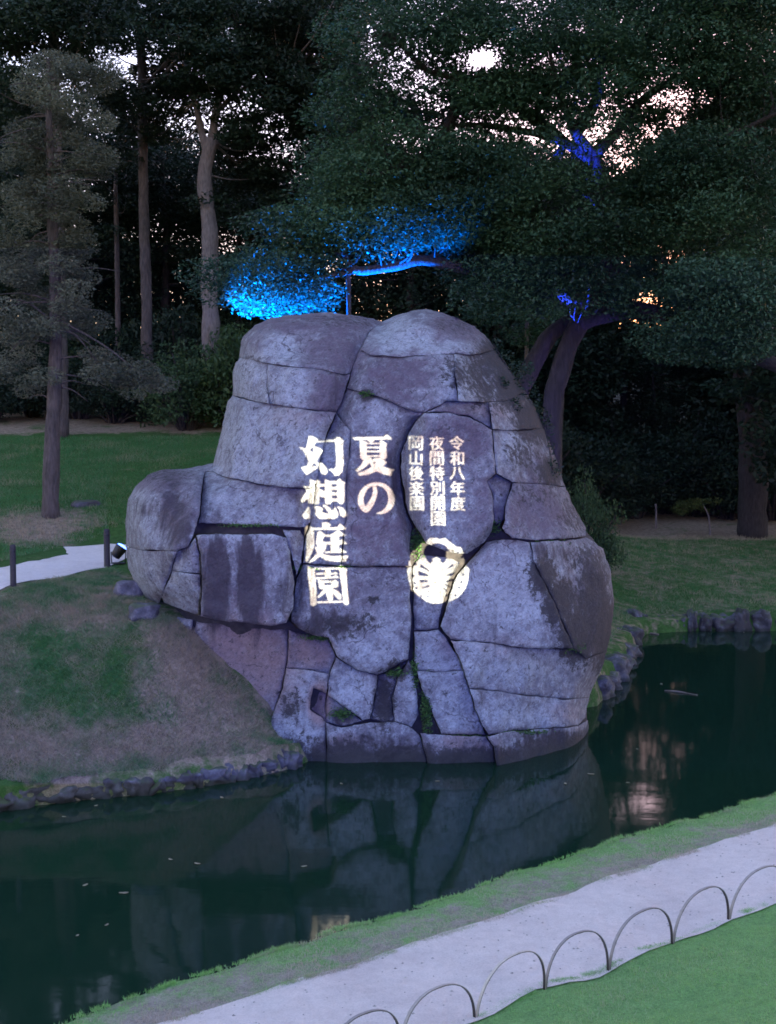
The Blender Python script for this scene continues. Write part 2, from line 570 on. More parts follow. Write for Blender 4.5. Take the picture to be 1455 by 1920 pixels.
for x, y, Y in [(290, 1160, 20.6), (330, 1193, 20.4), (362, 1223, 20.25), (431, 1286, 20.15), (464, 1312, 20.1), (500, 1355, 20.05), (532, 1392, 20.0)]:
    ctrl.append(at_depth(x, y, Y))
ctrl += [at_z(0, 1100, 2.62), at_z(100, 1083, 2.64), at_z(200, 1062, 2.66), at_z(0, 1066, 2.70), at_z(120, 1028, 2.78), at_z(190, 1016, 2.85)]
ctrl += [(-16, 22, 2.5), (-16, 26, 2.8), (-2.5, 24, 2.3), (0, 25, 1.9), (2.2, 26, 1.3), (3.6, 27, 0.9)]
for X in (-22, -14, -9.5, -6, -3):
    ctrl += [(X, 30.3, 3.4), (X, 36, 4.25), (X, 43, 5.3), (X, 50, 6.2)]
ctrl += [(0, 31, 3.0), (0, 36, 3.6), (0, 44, 4.5), (3, 31, 1.5), (3, 36, 2.0), (3, 44, 2.8)]
RS = [at_z(1105, 1322, 0), at_z(1150, 1275, 0), at_z(1180, 1215, 0), at_z(1202, 1188, 0), at_z(1320, 1180, 0), at_z(1455, 1182, 0), np.array([26, 36, 0])]
for p in RS[1:]:
    ctrl.append(p + np.array([-0.2, 0.5, 0.42]))
ctrl += [at_z(1200, 1120, 0.62), at_z(1455, 1120, 0.62), at_z(1150, 1000, 1.55), at_z(1300, 1000, 1.6), at_z(1455, 1000, 1.6), at_z(1300, 962, 2.0), (28, 48, 1.7), (6, 58, 2.3), (14, 62, 2.4), (30, 62, 2.4), (-15, 65, 6.5), (0, 65, 5.0)]
C = np.array(ctrl, float)
def tps_k(d):
    return np.sqrt(d * d + 0.04)
A = tps_k(np.linalg.norm(C[:, None, :2] - C[None, :, :2], axis=2)) - 0.002 * np.eye(len(C))
M = np.zeros((len(C) + 1, len(C) + 1)); M[:-1, :-1] = A; M[-1, :-1] = 1; M[:-1, -1] = 1
TW = np.linalg.solve(M, np.append(C[:, 2], 0))
def land(P):
    P = np.atleast_2d(P)[:, :2]
    out = np.empty(len(P))
    for i in range(0, len(P), 20000):
        q = P[i:i + 20000]
        out[i:i + 20000] = tps_k(np.linalg.norm(q[:, None] - C[None, :, :2], axis=2)) @ TW[:-1] + TW[-1]
    far = sstep(60, 100, np.hypot(P[:, 0], P[:, 1] - 20))
    return np.clip(out, -0.5, 8) * (1 - far) + 4.0 * far

POND = [tuple(ext(near_xy[-1], -16)[:2])] + [tuple(p[:2]) for p in near_xy[::-1]] + [tuple(ext(near_xy[0], 20)[:2])]
POND += [(32, 37), (26, 36)] + [tuple(p[:2]) for p in RS[::-1][1:]]
POND += [(3.2, 23.8), (1.0, 22.6), (-0.9, 21.2)] + [tuple(p[:2]) for p in lsh[::-1]]
d_ = lsh[0] - lsh[-1]; d_[2] = 0; d_ /= np.linalg.norm(d_)
POND += [tuple((lsh[0] + d_ * 14)[:2]), (-24, 6)]
def ground_z(P):
    P = np.atleast_2d(P)
    z = land(P)
    ins = inside(P[:, :2], POND)
    dist = np.where(ins, seg_dist(P[:, :2], POND), 0)
    drop = sstep(0.02, 0.35, dist)
    return z * (1 - drop) - 0.9 * drop

def land_n(P):
    P = np.atleast_2d(P)[:, :2]
    return land(P) + 0.035 * vnoise(np.c_[P, np.zeros(len(P))], 1.3)

def hit(px, py):
    d = ray(px, py)
    ts = np.linspace(3, 80, 3000)
    P = np.array([0, 0, CAM_H]) + d * ts[:, None]
    g = land(P)
    k = np.argmax(P[:, 2] < g)
    return np.array([P[k, 0], P[k, 1], g[k]])

xs = np.unique(np.concatenate([np.arange(-9, 13, 0.18), np.arange(-30, -9, 0.9), np.arange(13, 34, 0.9), -np.geomspace(31, 400, 14), np.geomspace(35, 400, 14)]))
ys = np.unique(np.concatenate([np.arange(4, 37, 0.18), np.arange(37, 80, 0.9), np.arange(-12, 4, 0.8), -np.geomspace(13, 200, 10), np.geomspace(81, 700, 14)]))
GX, GY = np.meshgrid(xs, ys)
GP = np.stack([GX.ravel(), GY.ravel()], 1)
GZ = ground_z(GP)
fine = (np.abs(GP[:, 0]) < 14) & (GP[:, 1] > 3) & (GP[:, 1] < 60)
GZ[fine] += 0.035 * vnoise(np.c_[GP[fine], np.zeros(fine.sum())], 1.3)
def soil_mask(P):
    X, Y = P[:, 0], P[:, 1]
    pp = proj(np.c_[P[:, :2], land(P)])
    s = np.full(len(P), 0.0)
    bank = (Y > 15) & (Y < 24) & (X < 0.5)
    s[bank] = 0.42
    e = lambda cx, cy, rx, ry: np.clip(1.3 - np.hypot((pp[:, 0] - cx) / rx, (pp[:, 1] - cy) / ry), 0, 1)
    m = np.max([e(350, 1230, 120, 110), e(420, 1330, 120, 60), e(60, 1400, 180, 60), e(300, 1390, 220, 45), e(150, 1160, 160, 30), e(480, 1380, 60, 50)], 0)
    g = np.max([e(90, 1190, 70, 40), e(100, 1280, 110, 60), e(200, 1310, 90, 60), e(240, 1240, 50, 50)], 0)
    s[bank] = np.clip(s[bank] + 0.50 * m[bank] - 0.32 * g[bank], 0, 1)
    rl = (X > 3) & (Y > 22)
    s[rl] = 0.30
    s[(X > 2) & (Y > 46)] = 0.95
    s[(X <= 2) & (Y > 44)] = 0.8
    tr = np.clip(1.2 - np.hypot(X + 8.3, (Y - 29.5) / 1.2) / 1.6, 0, 1)
    s = np.maximum(s, tr)
    near = (Y < 20) & ~bank & ~inside(P[:, :2], POND)
    dn = seg_dist(P[:, :2], [p[:2] for p in gra_xy], False)
    verge = seg_dist(P[:, :2], [p[:2] for p in near_xy], False) < 1.2
    s[near] = 0.02 + 0.62 * np.clip(1.25 - dn[near] / 0.8, 0, 1) + 0.12 * verge[near]
    return s
nx, ny = len(xs), len(ys)
idx = np.arange(nx * ny).reshape(ny, nx)
GF = np.stack([idx[:-1, :-1], idx[:-1, 1:], idx[1:, 1:], idx[1:, :-1]], 2).reshape(-1, 4)
g_me = mesh_np('ground', np.c_[GP, GZ], GF, True, {'soil': soil_mask(GP), 'open_light': ((GP[:, 1] < 20) & (GP[:, 1] > 3) & ~((GP[:, 1] > 15) & (GP[:, 0] < 0.5))).astype(float)})
ground = obj('ground', g_me, M_GROUND)
ground['kind'] = 'structure'

def sheet(name, poly, mat_, dz, step, zf=land_n, rough_edge=0.0):
    poly = [np.asarray(p[:2], float) for p in poly]
    B = []
    for i in range(len(poly)):
        a, b = poly[i], poly[(i + 1) % len(poly)]
        n = max(1, int(np.linalg.norm(b - a) / step))
        for k in range(n):
            q = a + (b - a) * k / n
            if rough_edge:
                q = q + rough_edge * np.array([noise.noise(Vector((q[0] * 2.1, q[1] * 2.1, 1))), noise.noise(Vector((q[0] * 2.1, q[1] * 2.1, 7)))]) \
                      + 0.4 * rough_edge * np.array([noise.noise(Vector((q[0] * 9, q[1] * 9, 1))), noise.noise(Vector((q[0] * 9, q[1] * 9, 7)))])
            B.append(q)
    B = np.array(B)
    lo, hi = B.min(0), B.max(0)
    gx, gy = np.meshgrid(np.arange(lo[0], hi[0], step), np.arange(lo[1], hi[1], step))
    I = np.stack([gx.ravel(), gy.ravel()], 1)
    I = I[inside(I, B)]
    I = I[seg_dist(I, B) > step * 0.4]
    V2 = [Vector(p) for p in np.vstack([B, I])]
    ed = [(i, (i + 1) % len(B)) for i in range(len(B))]
    vo, _, fo, *_ = delaunay_2d_cdt(V2, ed, [], 1, 1e-5)
    P = np.array([tuple(v) for v in vo])
    z = zf(P) + dz
    o = obj(name, mesh_np(name, np.c_[P, z], np.array([f for f in fo if len(f) == 3]), True), mat_)
    o['kind'] = 'structure'
    return o

gpoly = [ext(gra_xy[0], 14), *gra_xy, ext(gra_xy[-1], -10), ext(grb_xy[-1], -10), *grb_xy[::-1], ext(grb_xy[0], 14)]
sheet('gravel_path', gpoly, M_GRAVEL, 0.014, 0.16, rough_edge=0.05)
lp = [at_z(-60, 1108, 2.62), at_z(0, 1102, 2.62), at_z(100, 1085, 2.64), at_z(196, 1064, 2.66), at_z(245, 1050, 2.68), at_z(260, 1026, 2.8), at_z(190, 1019, 2.85), at_z(120, 1028, 2.78), at_z(128, 1040, 2.75), at_z(0, 1066, 2.70), at_z(-60, 1074, 2.68)]
sheet('garden_path', lp, M_GRAVEL, 0.018, 0.18, rough_edge=0.06)
w_poly = [tuple(np.array(p)) for p in POND]
wm = bpy.data.meshes.new('water')
wm.from_pydata([(-40, 0, 0), (45, 0, 0), (45, 45, 0), (-40, 45, 0)], [], [(0, 1, 2, 3)])
water = obj('water', wm, M_WATER)
water['kind'] = 'structure'

# ------------------------------------------------------------------ the great split rock
SIL = [(490, 1390), (420, 1320), (330, 1220), (312, 1165), (296, 1142), (270, 1121), (250, 1091), (240, 1065), (236, 1025), (235, 982), (240, 936), (253, 913), (276, 891), (302, 881), (352, 878), (400, 868), (412, 820), (420, 785), (427, 752), (436, 741), (436, 700), (441, 680), (449, 670), (451, 650), (455, 632), (478, 609), (507, 596), (543, 590), (580, 587), (620, 585), (660, 590), (700, 597), (716, 603), (740, 592), (770, 583), (797, 579), (830, 586), (866, 601), (890, 611), (917, 636), (930, 655), (953, 687), (985, 735), (1002, 760), (1020, 802), (1035, 841), (1053, 890), (1060, 912), (1080, 956), (1099, 990), (1131, 1028), (1146, 1073), (1152, 1128), (1146, 1188), (1138, 1222), (1131, 1247), (1109, 1295), (1104, 1330), (1104, 1385), (1102, 1480)]
SIL_SIDE = SIL[4:]                 # the outline that rounds away (not the buried foot)
BACK_Y = 22.4

FOLDS = [([(716, 598), (692, 623), (675, 655), (657, 700), (645, 739), (631, 773), (613, 816)], 0.38, 20),
         ([(778, 795), (762, 830), (750, 870), (753, 925), (772, 985), (785, 1030)], 0.34, 15),
         ([(575, 930), (570, 1000), (562, 1060), (548, 1140)], 0.22, 14),
         ([(388, 884), (378, 926), (372, 985), (340, 1040), (318, 1085)], 0.14, 10),
         ([(925, 1000), (876, 1045), (835, 1120)], 0.18, 12)]

def fold_of(P):
    f = np.zeros(len(P))
    for line, dep, w in FOLDS:
        f += dep * np.exp(-(seg_dist(P, line, False) / w) ** 2)
    return f

def front_y(P):
    P = np.asarray(P, float)
    d = np.minimum(seg_dist(P, SIL_SIDE, False), 170)
    q = 1 - d / 170
    bulge = 2.35 * np.sqrt(np.clip(1 - q * q, 0, 1))
    # left boulder is a rounder lobe of its own, the shaft leans back towards the top
    lean = 0.55 * sstep(1000, 560, P[:, 1])
    lob = 0.25 * np.exp(-((P[:, 0] - 400) / 120) ** 2 - ((P[:, 1] - 1060) / 90) ** 2)
    under = 0.30 * np.exp(-((P[:, 0] - 430) / 130) ** 2 - ((P[:, 1] - 1250) / 80) ** 2)
    return BACK_Y - bulge + lean - lob + under + fold_of(P)

BLOCKS = [
 # (outline in photo pixels, protrusion m, joint half-width px, edge rounding px, horizontal tilt, vertical tilt)
 ([(449,670),(451,650),(455,632),(478,609),(507,596),(543,590),(580,587),(620,585),(660,590),(700,597),(716,603),(692,623),(675,655),(657,700),(642,702),(592,691),(554,688),(493,680)], 0.02, 1.3, 16, 0, 0),
 ([(449,670),(493,680),(502,682),(500,720),(504,757),(466,750),(436,741),(436,700),(441,680)], 0.05, 1.2, 9, 0, 0),
 ([(502,682),(554,688),(592,691),(642,702),(657,700),(645,739),(631,773),(592,770),(543,763),(504,757),(500,720)], 0.03, 1.2, 12, 0, 0),
 ([(427,752),(436,741),(466,750),(504,757),(543,763),(592,770),(631,773),(613,816),(602,855),(593,905),(580,917),(533,914),(494,909),(447,899),(418,893),(398,884),(400,868),(412,820),(420,785)], 0.10, 1.3, 10, 0, 0),
 ([(716,603),(740,592),(770,583),(797,579),(830,586),(866,601),(890,611),(917,636),(930,655),(899,664),(850,664),(790,667),(752,670),(697,666),(675,655),(692,623)], 0.16, 1.3, 18, 0, 0),
 ([(675,655),(697,666),(752,670),(790,667),(850,664),(853,700),(860,752),(836,752),(823,761),(795,774),(760,766),(727,750),(686,737),(650,728),(657,700)], 0.12, 1.3, 16, 0, 0),
 ([(850,664),(899,664),(930,655),(953,687),(985,735),(945,753),(881,753),(860,752),(853,700)], 0.08, 1.0, 9, 0, 0),
 ([(823,761),(836,752),(860,752),(881,753),(916,754),(920,778),(923,805),(908,796),(880,781),(840,773),(795,774)], 0.02, 1.6, 8, 0, 0),
 ([(916,754),(945,753),(985,735),(1002,760),(1020,802),(990,806),(950,807),(923,805),(920,778)], 0.04, 1.3, 8, 0, 0),
 ([(923,805),(950,807),(990,806),(1020,802),(1035,841),(1053,890),(1060,912),(1017,908),(960,905),(930,888),(926,847)], 0.0, 1.8, 9, 0, 0),
 ([(913,902),(930,888),(960,905),(950,940),(946,975),(930,985),(926,968),(924,930)], -0.12, 2.0, 7, 0, 0),
 ([(960,905),(1017,908),(1060,912),(1080,956),(1099,990),(1099,1005),(1068,1010),(1035,1012),(994,1014),(960,1009),(946,1000),(940,990),(946,975),(950,940)], 0.10, 2.0, 14, 0, 0),
 ([(795,774),(840,773),(880,781),(908,796),(923,805),(926,847),(930,888),(913,902),(924,930),(926,968),(922,995),(908,1017),(876,1040),(833,1033),(799,1020),(778,985),(765,962),(758,925),(752,890),(752,850),(766,812),(780,790)], 0.26, 2.2, 16, 0, 0),
 ([(650,728),(686,737),(727,750),(760,766),(795,774),(780,790),(766,812),(750,850),(750,890),(755,925),(762,962),(772,988),(768,1030),(772,1062),(720,1062),(664,1062),(640,1061),(645,1000),(650,960),(650,905),(651,878),(656,857),(658,807),(642,790),(631,773),(645,739)], 0.05, 1.4, 20, 0, 0),
 ([(631,773),(642,790),(658,807),(656,857),(651,878),(650,905),(650,960),(645,1000),(640,1061),(600,1058),(568,1056),(572,1010),(582,980),(588,950),(593,905),(602,855),(613,816)], 0.03, 1.2, 9, 0, 0),
 ([(385,884),(398,884),(418,893),(447,899),(494,909),(533,914),(580,917),(593,905),(588,950),(582,980),(572,990),(530,987),(464,985),(395,982),(372,982),(375,966),(378,926)], -0.10, 1.5, 9, 0, 0),
 ([(400,868),(398,884),(385,884),(378,926),(375,966),(370,985),(362,1005),(352,1025),(332,1034),(286,1032),(253,1029),(236,1025),(235,982),(240,936),(253,913),(276,891),(302,881),(352,878)], 0.18, 2.2, 20, 0, 0),
 ([(236,1025),(253,1029),(286,1032),(332,1034),(322,1070),(312,1095),(303,1120),(296,1142),(270,1121),(250,1091),(240,1065)], 0.16, 1.6, 10, 0, 0),
 ([(332,1034),(352,1025),(366,1008),(376,1040),(377,1076),(345,1074),(322,1070)], 0.12, 1.5, 7, 0, 0),
 ([(322,1070),(345,1074),(377,1076),(378,1100),(375,1156),(335,1141),(307,1130),(303,1120),(312,1095)], 0.14, 1.6, 8, 0, 0),
 ([(368,1004),(405,1000),(451,1002),(510,1001),(537,1008),(545,1035),(552,1090),(550,1140),(537,1168),(507,1174),(451,1167),(405,1163),(375,1156),(378,1100),(376,1040)], 0.50, 0.8, 20, 0, 0),
 ([(530,993),(563,994),(570,1010),(566,1055),(556,1080),(545,1035),(537,1008)], 0.12, 1.4, 7, 0, 0),
 ([(556,1085),(568,1058),(600,1060),(640,1063),(720,1063),(772,1063),(770,1110),(771,1180),(766,1235),(740,1250),(708,1266),(670,1257),(632,1232),(616,1196),(590,1192),(560,1180),(545,1165),(552,1110)], 0.12, 1.4, 18, 0, 0),
 ([(368,1165),(405,1168),(451,1172),(507,1180),(541,1180),(540,1215),(536,1252),(530,1290),(510,1345),(495,1400),(420,1345),(362,1260),(362,1200)], -0.22, 2.0, 7, 0, 0),
 ([(315,1158),(335,1156),(362,1162),(357,1200),(357,1255),(330,1225),(315,1190)], -0.10, 1.5, 6, 0, 0),
 ([(541,1180),(560,1186),(590,1194),(616,1198),(630,1232),(618,1264),(576,1256),(536,1252),(540,1215)], -0.20, 1.6, 7, 0, 0),
 ([(536,1252),(576,1256),(618,1264),(612,1300),(588,1290),(584,1308),(582,1330),(606,1347),(611,1354),(612,1425),(612,1480),(520,1480),(490,1430),(495,1400),(510,1345),(530,1290)], 0.04, 1.2, 12, 0, 0),
 ([(588,1290),(612,1300),(610,1330),(611,1354),(606,1347),(582,1330),(584,1308)], -0.25, 1.0, 5, 0, 0),
 ([(630,1232),(670,1257),(708,1266),(706,1290),(694,1348),(680,1352),(650,1328),(614,1304),(618,1264)], 0.05, 2.2, 8, 0, 0),
 ([(614,1304),(650,1328),(680,1352),(640,1362),(611,1354),(610,1330)], -0.10, 1.6, 6, 0, 0),
 ([(708,1266),(740,1250),(766,1238),(745,1272),(735,1310),(740,1352),(720,1354),(694,1348),(706,1290)], -0.16, 1.6, 7, 0, 0),
 ([(766,1238),(774,1252),(782,1300),(785,1340),(772,1364),(740,1352),(735,1310),(745,1272)], 0.03, 2.0, 8, 0, 0),
 ([(774,1062),(790,1040),(833,1044),(864,1053),(842,1090),(832,1128),(826,1154),(822,1178),(800,1182),(776,1182),(774,1120)], -0.06, 2.2, 8, 0, 0),
 ([(776,1184),(800,1184),(822,1180),(842,1203),(862,1236),(870,1257),(830,1260),(782,1258),(776,1235)], 0.0, 1.7, 8, 0, 0),
 ([(782,1258),(830,1260),(870,1257),(880,1291),(890,1330),(905,1362),(910,1378),(870,1378),(827,1376),(808,1330),(790,1290)], 0.05, 1.5, 9, 0, 0),
 ([(912,1016),(946,1011),(994,1016),(1000,1050),(1040,1130),(1060,1180),(1075,1216),(1030,1217),(975,1214),(916,1205),(844,1200),(826,1174),(832,1154),(840,1128),(852,1088),(877,1052)], 0.14, 1.7, 14, 0, 0),
 ([(994,1016),(1035,1014),(1068,1011),(1099,1007),(1131,1028),(1146,1073),(1152,1128),(1146,1188),(1138,1222),(1100,1235),(1075,1216),(1060,1180),(1040,1130),(1000,1050)], 0.06, 1.2, 14, 0, 0),
 ([(844,1200),(916,1205),(975,1214),(1030,1217),(1075,1216),(1100,1235),(1138,1222),(1131,1247),(1109,1295),(1105,1308),(1060,1311),(1035,1308),(980,1303),(930,1295),(880,1291),(870,1257),(862,1236)], 0.10, 1.3, 10, 0, 0),
 ([(880,1291),(930,1295),(980,1303),(1035,1308),(1060,1311),(1105,1308),(1098,1345),(1085,1360),(1030,1365),(960,1370),(916,1379),(905,1362),(890,1330)], 0.12, 1.3, 9, 0, 0),
 ([(611,1354),(640,1364),(680,1356),(720,1354),(740,1353),(772,1365),(787,1378),(800,1420),(805,1480),(612,1480),(612,1425)], 0.10, 1.4, 10, 0, 0),
 ([(787,1374),(827,1377),(870,1379),(912,1380),(925,1400),(935,1480),(805,1480),(800,1420)], 0.14, 1.4, 10, 0, 0),
 ([(912,1380),(960,1371),(1030,1366),(1085,1361),(1102,1350),(1104,1385),(1102,1480),(935,1480),(925,1400)], 0.10, 1.6, 12, 0, 0),
]
E_ = lambda s: [tuple(float(v) for v in t.split(',')) for t in s.split()]
PALE = E_('520,655,60,30,1 545,725,60,42,1 470,710,40,45,.9 500,830,125,95,.95 460,955,100,60,.55 780,640,95,30,1.1 735,622,45,34,1 870,720,60,45,.85 960,740,45,40,.9 960,840,50,45,.8 950,1110,125,100,.85 930,1240,140,52,.85 980,1340,110,38,.8 820,1230,45,65,.8 850,1320,50,58,.8 660,1290,45,55,.85 560,1380,60,60,.8 570,1280,45,40,.8 705,780,32,42,.8 850,960,90,65,.4 270,960,45,80,.6 270,1080,40,55,.8 345,1090,35,60,.8 690,1200,80,70,.65 620,850,22,60,.7 450,1003,100,8,1.2 770,1300,20,60,.8 1075,1090,25,55,.7 800,1140,30,40,.5 520,1080,20,40,.6')
DARK = E_('405,1090,28,95,1.5 470,1095,24,90,1.45 440,1045,65,22,.7 530,1105,14,60,.6 322,955,24,65,1 345,985,16,55,.9 290,955,45,22,.45 610,1172,75,28,1 580,1125,25,55,.65 1018,1080,24,34,1 1048,1132,30,42,1.1 1085,1190,38,48,1.15 1112,1120,30,75,.9 1132,1180,28,70,1 640,1412,70,30,.95 760,1420,90,26,1 900,1420,100,22,1 1050,1405,75,36,1.05 930,668,32,34,1 962,722,42,45,1 1003,785,36,45,1 900,695,32,28,.7 1032,882,22,25,1 910,725,26,30,.7 720,1312,18,50,.9 745,1255,30,18,.9 1030,1035,45,20,.7 690,742,18,14,.9 640,1342,32,18,.8 735,900,18,60,.55 860,700,20,24,.6 985,870,30,30,.5 700,1390,90,16,.6 545,1330,20,30,.6 660,1130,20,16,.4 700,1160,8,8,.9')
PURP = E_('630,650,70,65,.8 560,605,100,22,.8 660,608,60,22,.8 612,735,42,48,.95 750,705,75,45,.85 700,925,50,110,.65 715,1005,65,65,.7 862,825,70,55,.8 1000,960,80,55,.85 865,610,60,32,1 1005,870,45,45,.5 300,900,70,25,.8 335,950,50,85,.5 660,1125,60,65,.4 450,1125,100,50,.35 1095,1090,42,60,.5 900,950,40,70,.5 480,640,30,25,.5')
WARM = E_('450,1245,120,100,1 582,1222,50,40,.85 560,785,70,22,.5 690,1010,55,60,.35 950,1212,70,30,.4 870,1395,70,25,.6 598,1318,22,42,1.3 840,1210,25,25,.5 920,770,70,20,.5 640,1390,50,20,.5 1060,1335,40,25,.5')
LICH = E_('930,668,36,36,1 962,722,46,50,1.05 1003,785,40,50,1.05 895,700,45,40,.62 1034,884,26,28,1 915,735,34,36,.6 985,850,45,30,.5 1018,1080,26,36,1 1048,1132,32,46,1.1 1085,1190,40,55,1.15 1115,1120,34,85,.85 1134,1190,30,75,1.05 1100,1050,40,30,.6 640,1415,70,26,.9 760,1420,95,24,.95 900,1422,110,20,.95 1050,1410,80,34,1 640,1170,60,26,.6 850,700,30,30,.5 1080,960,30,50,.5 560,1400,50,26,.5 720,1320,22,50,.8 745,1256,30,18,.8 860,610,40,16,.4 700,1125,10,8,.9 690,742,16,12,.9 545,1320,22,34,.5 1000,930,50,20,.4 300,890,60,14,.45 640,600,60,12,.4')
LICH = [(a, b, c, d, e * 1.5) for a, b, c, d, e in LICH]
def ell(P, L):
    m = np.zeros(len(P))
    for cx, cy, rx, ry, s in L:
        d = np.hypot((P[:, 0] - cx) / rx, (P[:, 1] - cy) / ry)
        m = np.maximum(m, s * np.clip(1.45 - d, 0, 1))
    return m
def rock_mask(P):
    P = np.asarray(P, float)
    return np.stack([ell(P, PALE), ell(P, DARK), ell(P, PURP), ell(P, WARM)], 1)

def jag(a, b):
    """shared, slightly crooked polyline between two joint corners"""
    flip = a > b
    p, q = (b, a) if flip else (a, b)
    p, q = np.array(p, float), np.array(q, float)
    L = np.linalg.norm(q - p)
    n = max(1, int(L / 5))
    d = (q - p) / max(L, 1e-6)
    nrm = np.array([-d[1], d[0]])
    out = []
    for k in range(n + 1):
        t = k / n
        c = p + (q - p) * t
        w = math.sin(math.pi * t) ** 0.5 if 0 < t < 1 else 0
        h = 2.0 * noise.noise(Vector((c[0] * 0.045, c[1] * 0.045, 3.3))) + 1.3 * noise.noise(Vector((c[0] * 0.16, c[1] * 0.16, 9.1)))
        out.append(c + nrm * h * w)
    out = out[::-1] if flip else out
    return out[:-1]

def make_block(poly, prot, gap, rb, seed):
    B = []
    for i in range(len(poly)):
        B += jag(poly[i], poly[(i + 1) % len(poly)])
    B = np.array(B)
    area = 0.5 * np.sum(B[:, 0] * np.roll(B[:, 1], -1) - np.roll(B[:, 0], -1) * B[:, 1])
    if area < 0:
        B = B[::-1]
    # inset by the joint half-width
    tn = np.roll(B, -2, 0) - np.roll(B, 2, 0)
    nr = np.stack([-tn[:, 1], tn[:, 0]], 1)
    nr /= np.linalg.norm(nr, axis=1)[:, None] + 1e-9
    wv = np.array([min(gap, 1.7) * (0.32 + 1.35 * noise.noise(Vector((p[0] * 0.03, p[1] * 0.03, 5.0)))) for p in B])
    edge = seg_dist(B, SIL_SIDE, False) < 3
    wv = np.where(edge, 0.2, np.maximum(wv, 0.18))
    B = B + nr * wv[:, None]
    lo, hi = B.min(0), B.max(0)
    st = 5.2
    gx, gy = np.meshgrid(np.arange(lo[0], hi[0], st), np.arange(lo[1], hi[1], st))
    I = np.stack([gx.ravel(), gy.ravel()], 1)
    I = I + np.random.default_rng(seed).uniform(-1.3, 1.3, I.shape)
    I = I[inside(I, B)]
    di = seg_dist(I, B)
    I = I[di > 3.0]
    # an extra ring close to the edge keeps the rounding crisp
    R2 = B + nr * 2.0
    R2 = R2[inside(R2, B)]
    R2 = R2[seg_dist(R2, B) > 1.4]
    allp = np.vstack([B, R2, I])
    vo, _, fo, *_ = delaunay_2d_cdt([Vector(p) for p in allp], [(i, (i + 1) % len(B)) for i in range(len(B))], [], 1, 1e-4)
    P = np.array([tuple(v) for v in vo])
    d = seg_dist(P, B)
    sil = seg_dist(P, SIL_SIDE, False)
    q = 1 - np.clip(d / rb, 0, 1)
    rb = 2.5 + rb * 0.42
    ch = np.array([noise.noise(Vector((p[0] * 0.05, p[1] * 0.05, 21.0))) + 0.5 * noise.noise(Vector((p[0] * 0.14, p[1] * 0.14, 2.0))) for p in P])
    rb = rb * np.clip(0.75 + 1.5 * ch, 0.3, 2.6)          # chipped here, sharp there
    q = 1 - np.clip(d / rb, 0, 1)
    bev = (0.020 + 0.0042 * rb) * (1 - np.sqrt(np.clip(1 - q * q, 0, 1)))
    bev *= sstep(2, 14, sil) * 0.85 + 0.15
    fo_ = fold_of(P)
    fy = front_y(P) - fo_
    Ap = np.c_[P - P.mean(0), np.ones(len(P))]
    co = np.linalg.lstsq(Ap, fy, rcond=None)[0]
    flat = np.clip(Ap @ co, fy - 0.35, fy + 0.35)
    wf = 0.72 * sstep(10, 70, sil)
    Y = fo_ + fy * (1 - wf) + flat * wf - 1.15 * prot * sstep(0, 40, sil) + bev
    r = np.random.default_rng(seed + 100)
    c = P.mean(0)
    size = max(hi - lo)
    Y += ((P[:, 0] - c[0]) * r.uniform(-0.11, 0.11) + (P[:, 1] - c[1]) * r.uniform(-0.12, 0.07)) / size * 1.6 * sstep(0, 60, sil)
    W3 = at_depth_v(P, Y)
    Y += 0.12 * vnoise(W3, 0.75, 3) + 0.055 * vnoise(W3 + 11, 2.4, 5) - 0.05 * np.maximum(0, vnoise(W3 * 1.0 + 31, 1.7, 2) - 0.25)
    V = at_depth_v(P, Y)
    T = np.array([f for f in fo if len(f) == 3])
    # face the camera
    a, b2, c2 = V[T[:, 0]], V[T[:, 1]], V[T[:, 2]]
    nn = np.cross(b2 - a, c2 - a)[:, 1] > 0
    T[nn] = T[nn][:, ::-1]
    # side walls going back into the joints
    nb = len(B)
    bo = np.array([np.argmin(np.hypot(*(P - p).T)) for p in B])
    rim = V[bo]
    back = at_depth_v(P[bo] + (c - P[bo]) * 0.02, Y[bo] + 0.75)
    n0 = len(V)
    V2 = np.vstack([V, rim, back])
    q1 = np.arange(nb); q2 = (q1 + 1) % nb
    w1 = np.stack([n0 + q1, n0 + q2, n0 + nb + q2], 1)
    w2 = np.stack([n0 + q1, n0 + nb + q2, n0 + nb + q1], 1)
    FT = np.vstack([T, w1, w2])
    mk = rock_mask(P)
    mk2 = np.vstack([mk, mk[bo], mk[bo]])
    return mesh_np('stone_block', V2, FT, True, {'mask': mk2, 'lichen': np.concatenate([ell(P, LICH), ell(P[bo], LICH), ell(P[bo], LICH)])})

rock_loc = at_z(760, 1430, 0)
rock_loc[1] = 21.4
rock_root = empty('great_rock', rock_loc)
tag(rock_root, 'huge lavender grey boulder of fitted split blocks standing at the pond edge', 'rock')
for k, (poly, prot, gap, rb, _, _) in enumerate(BLOCKS):
    me = make_block(poly, prot, gap, rb, k)
    obj('stone_block', local(me, rock_loc), M_ROCK, rock_root)
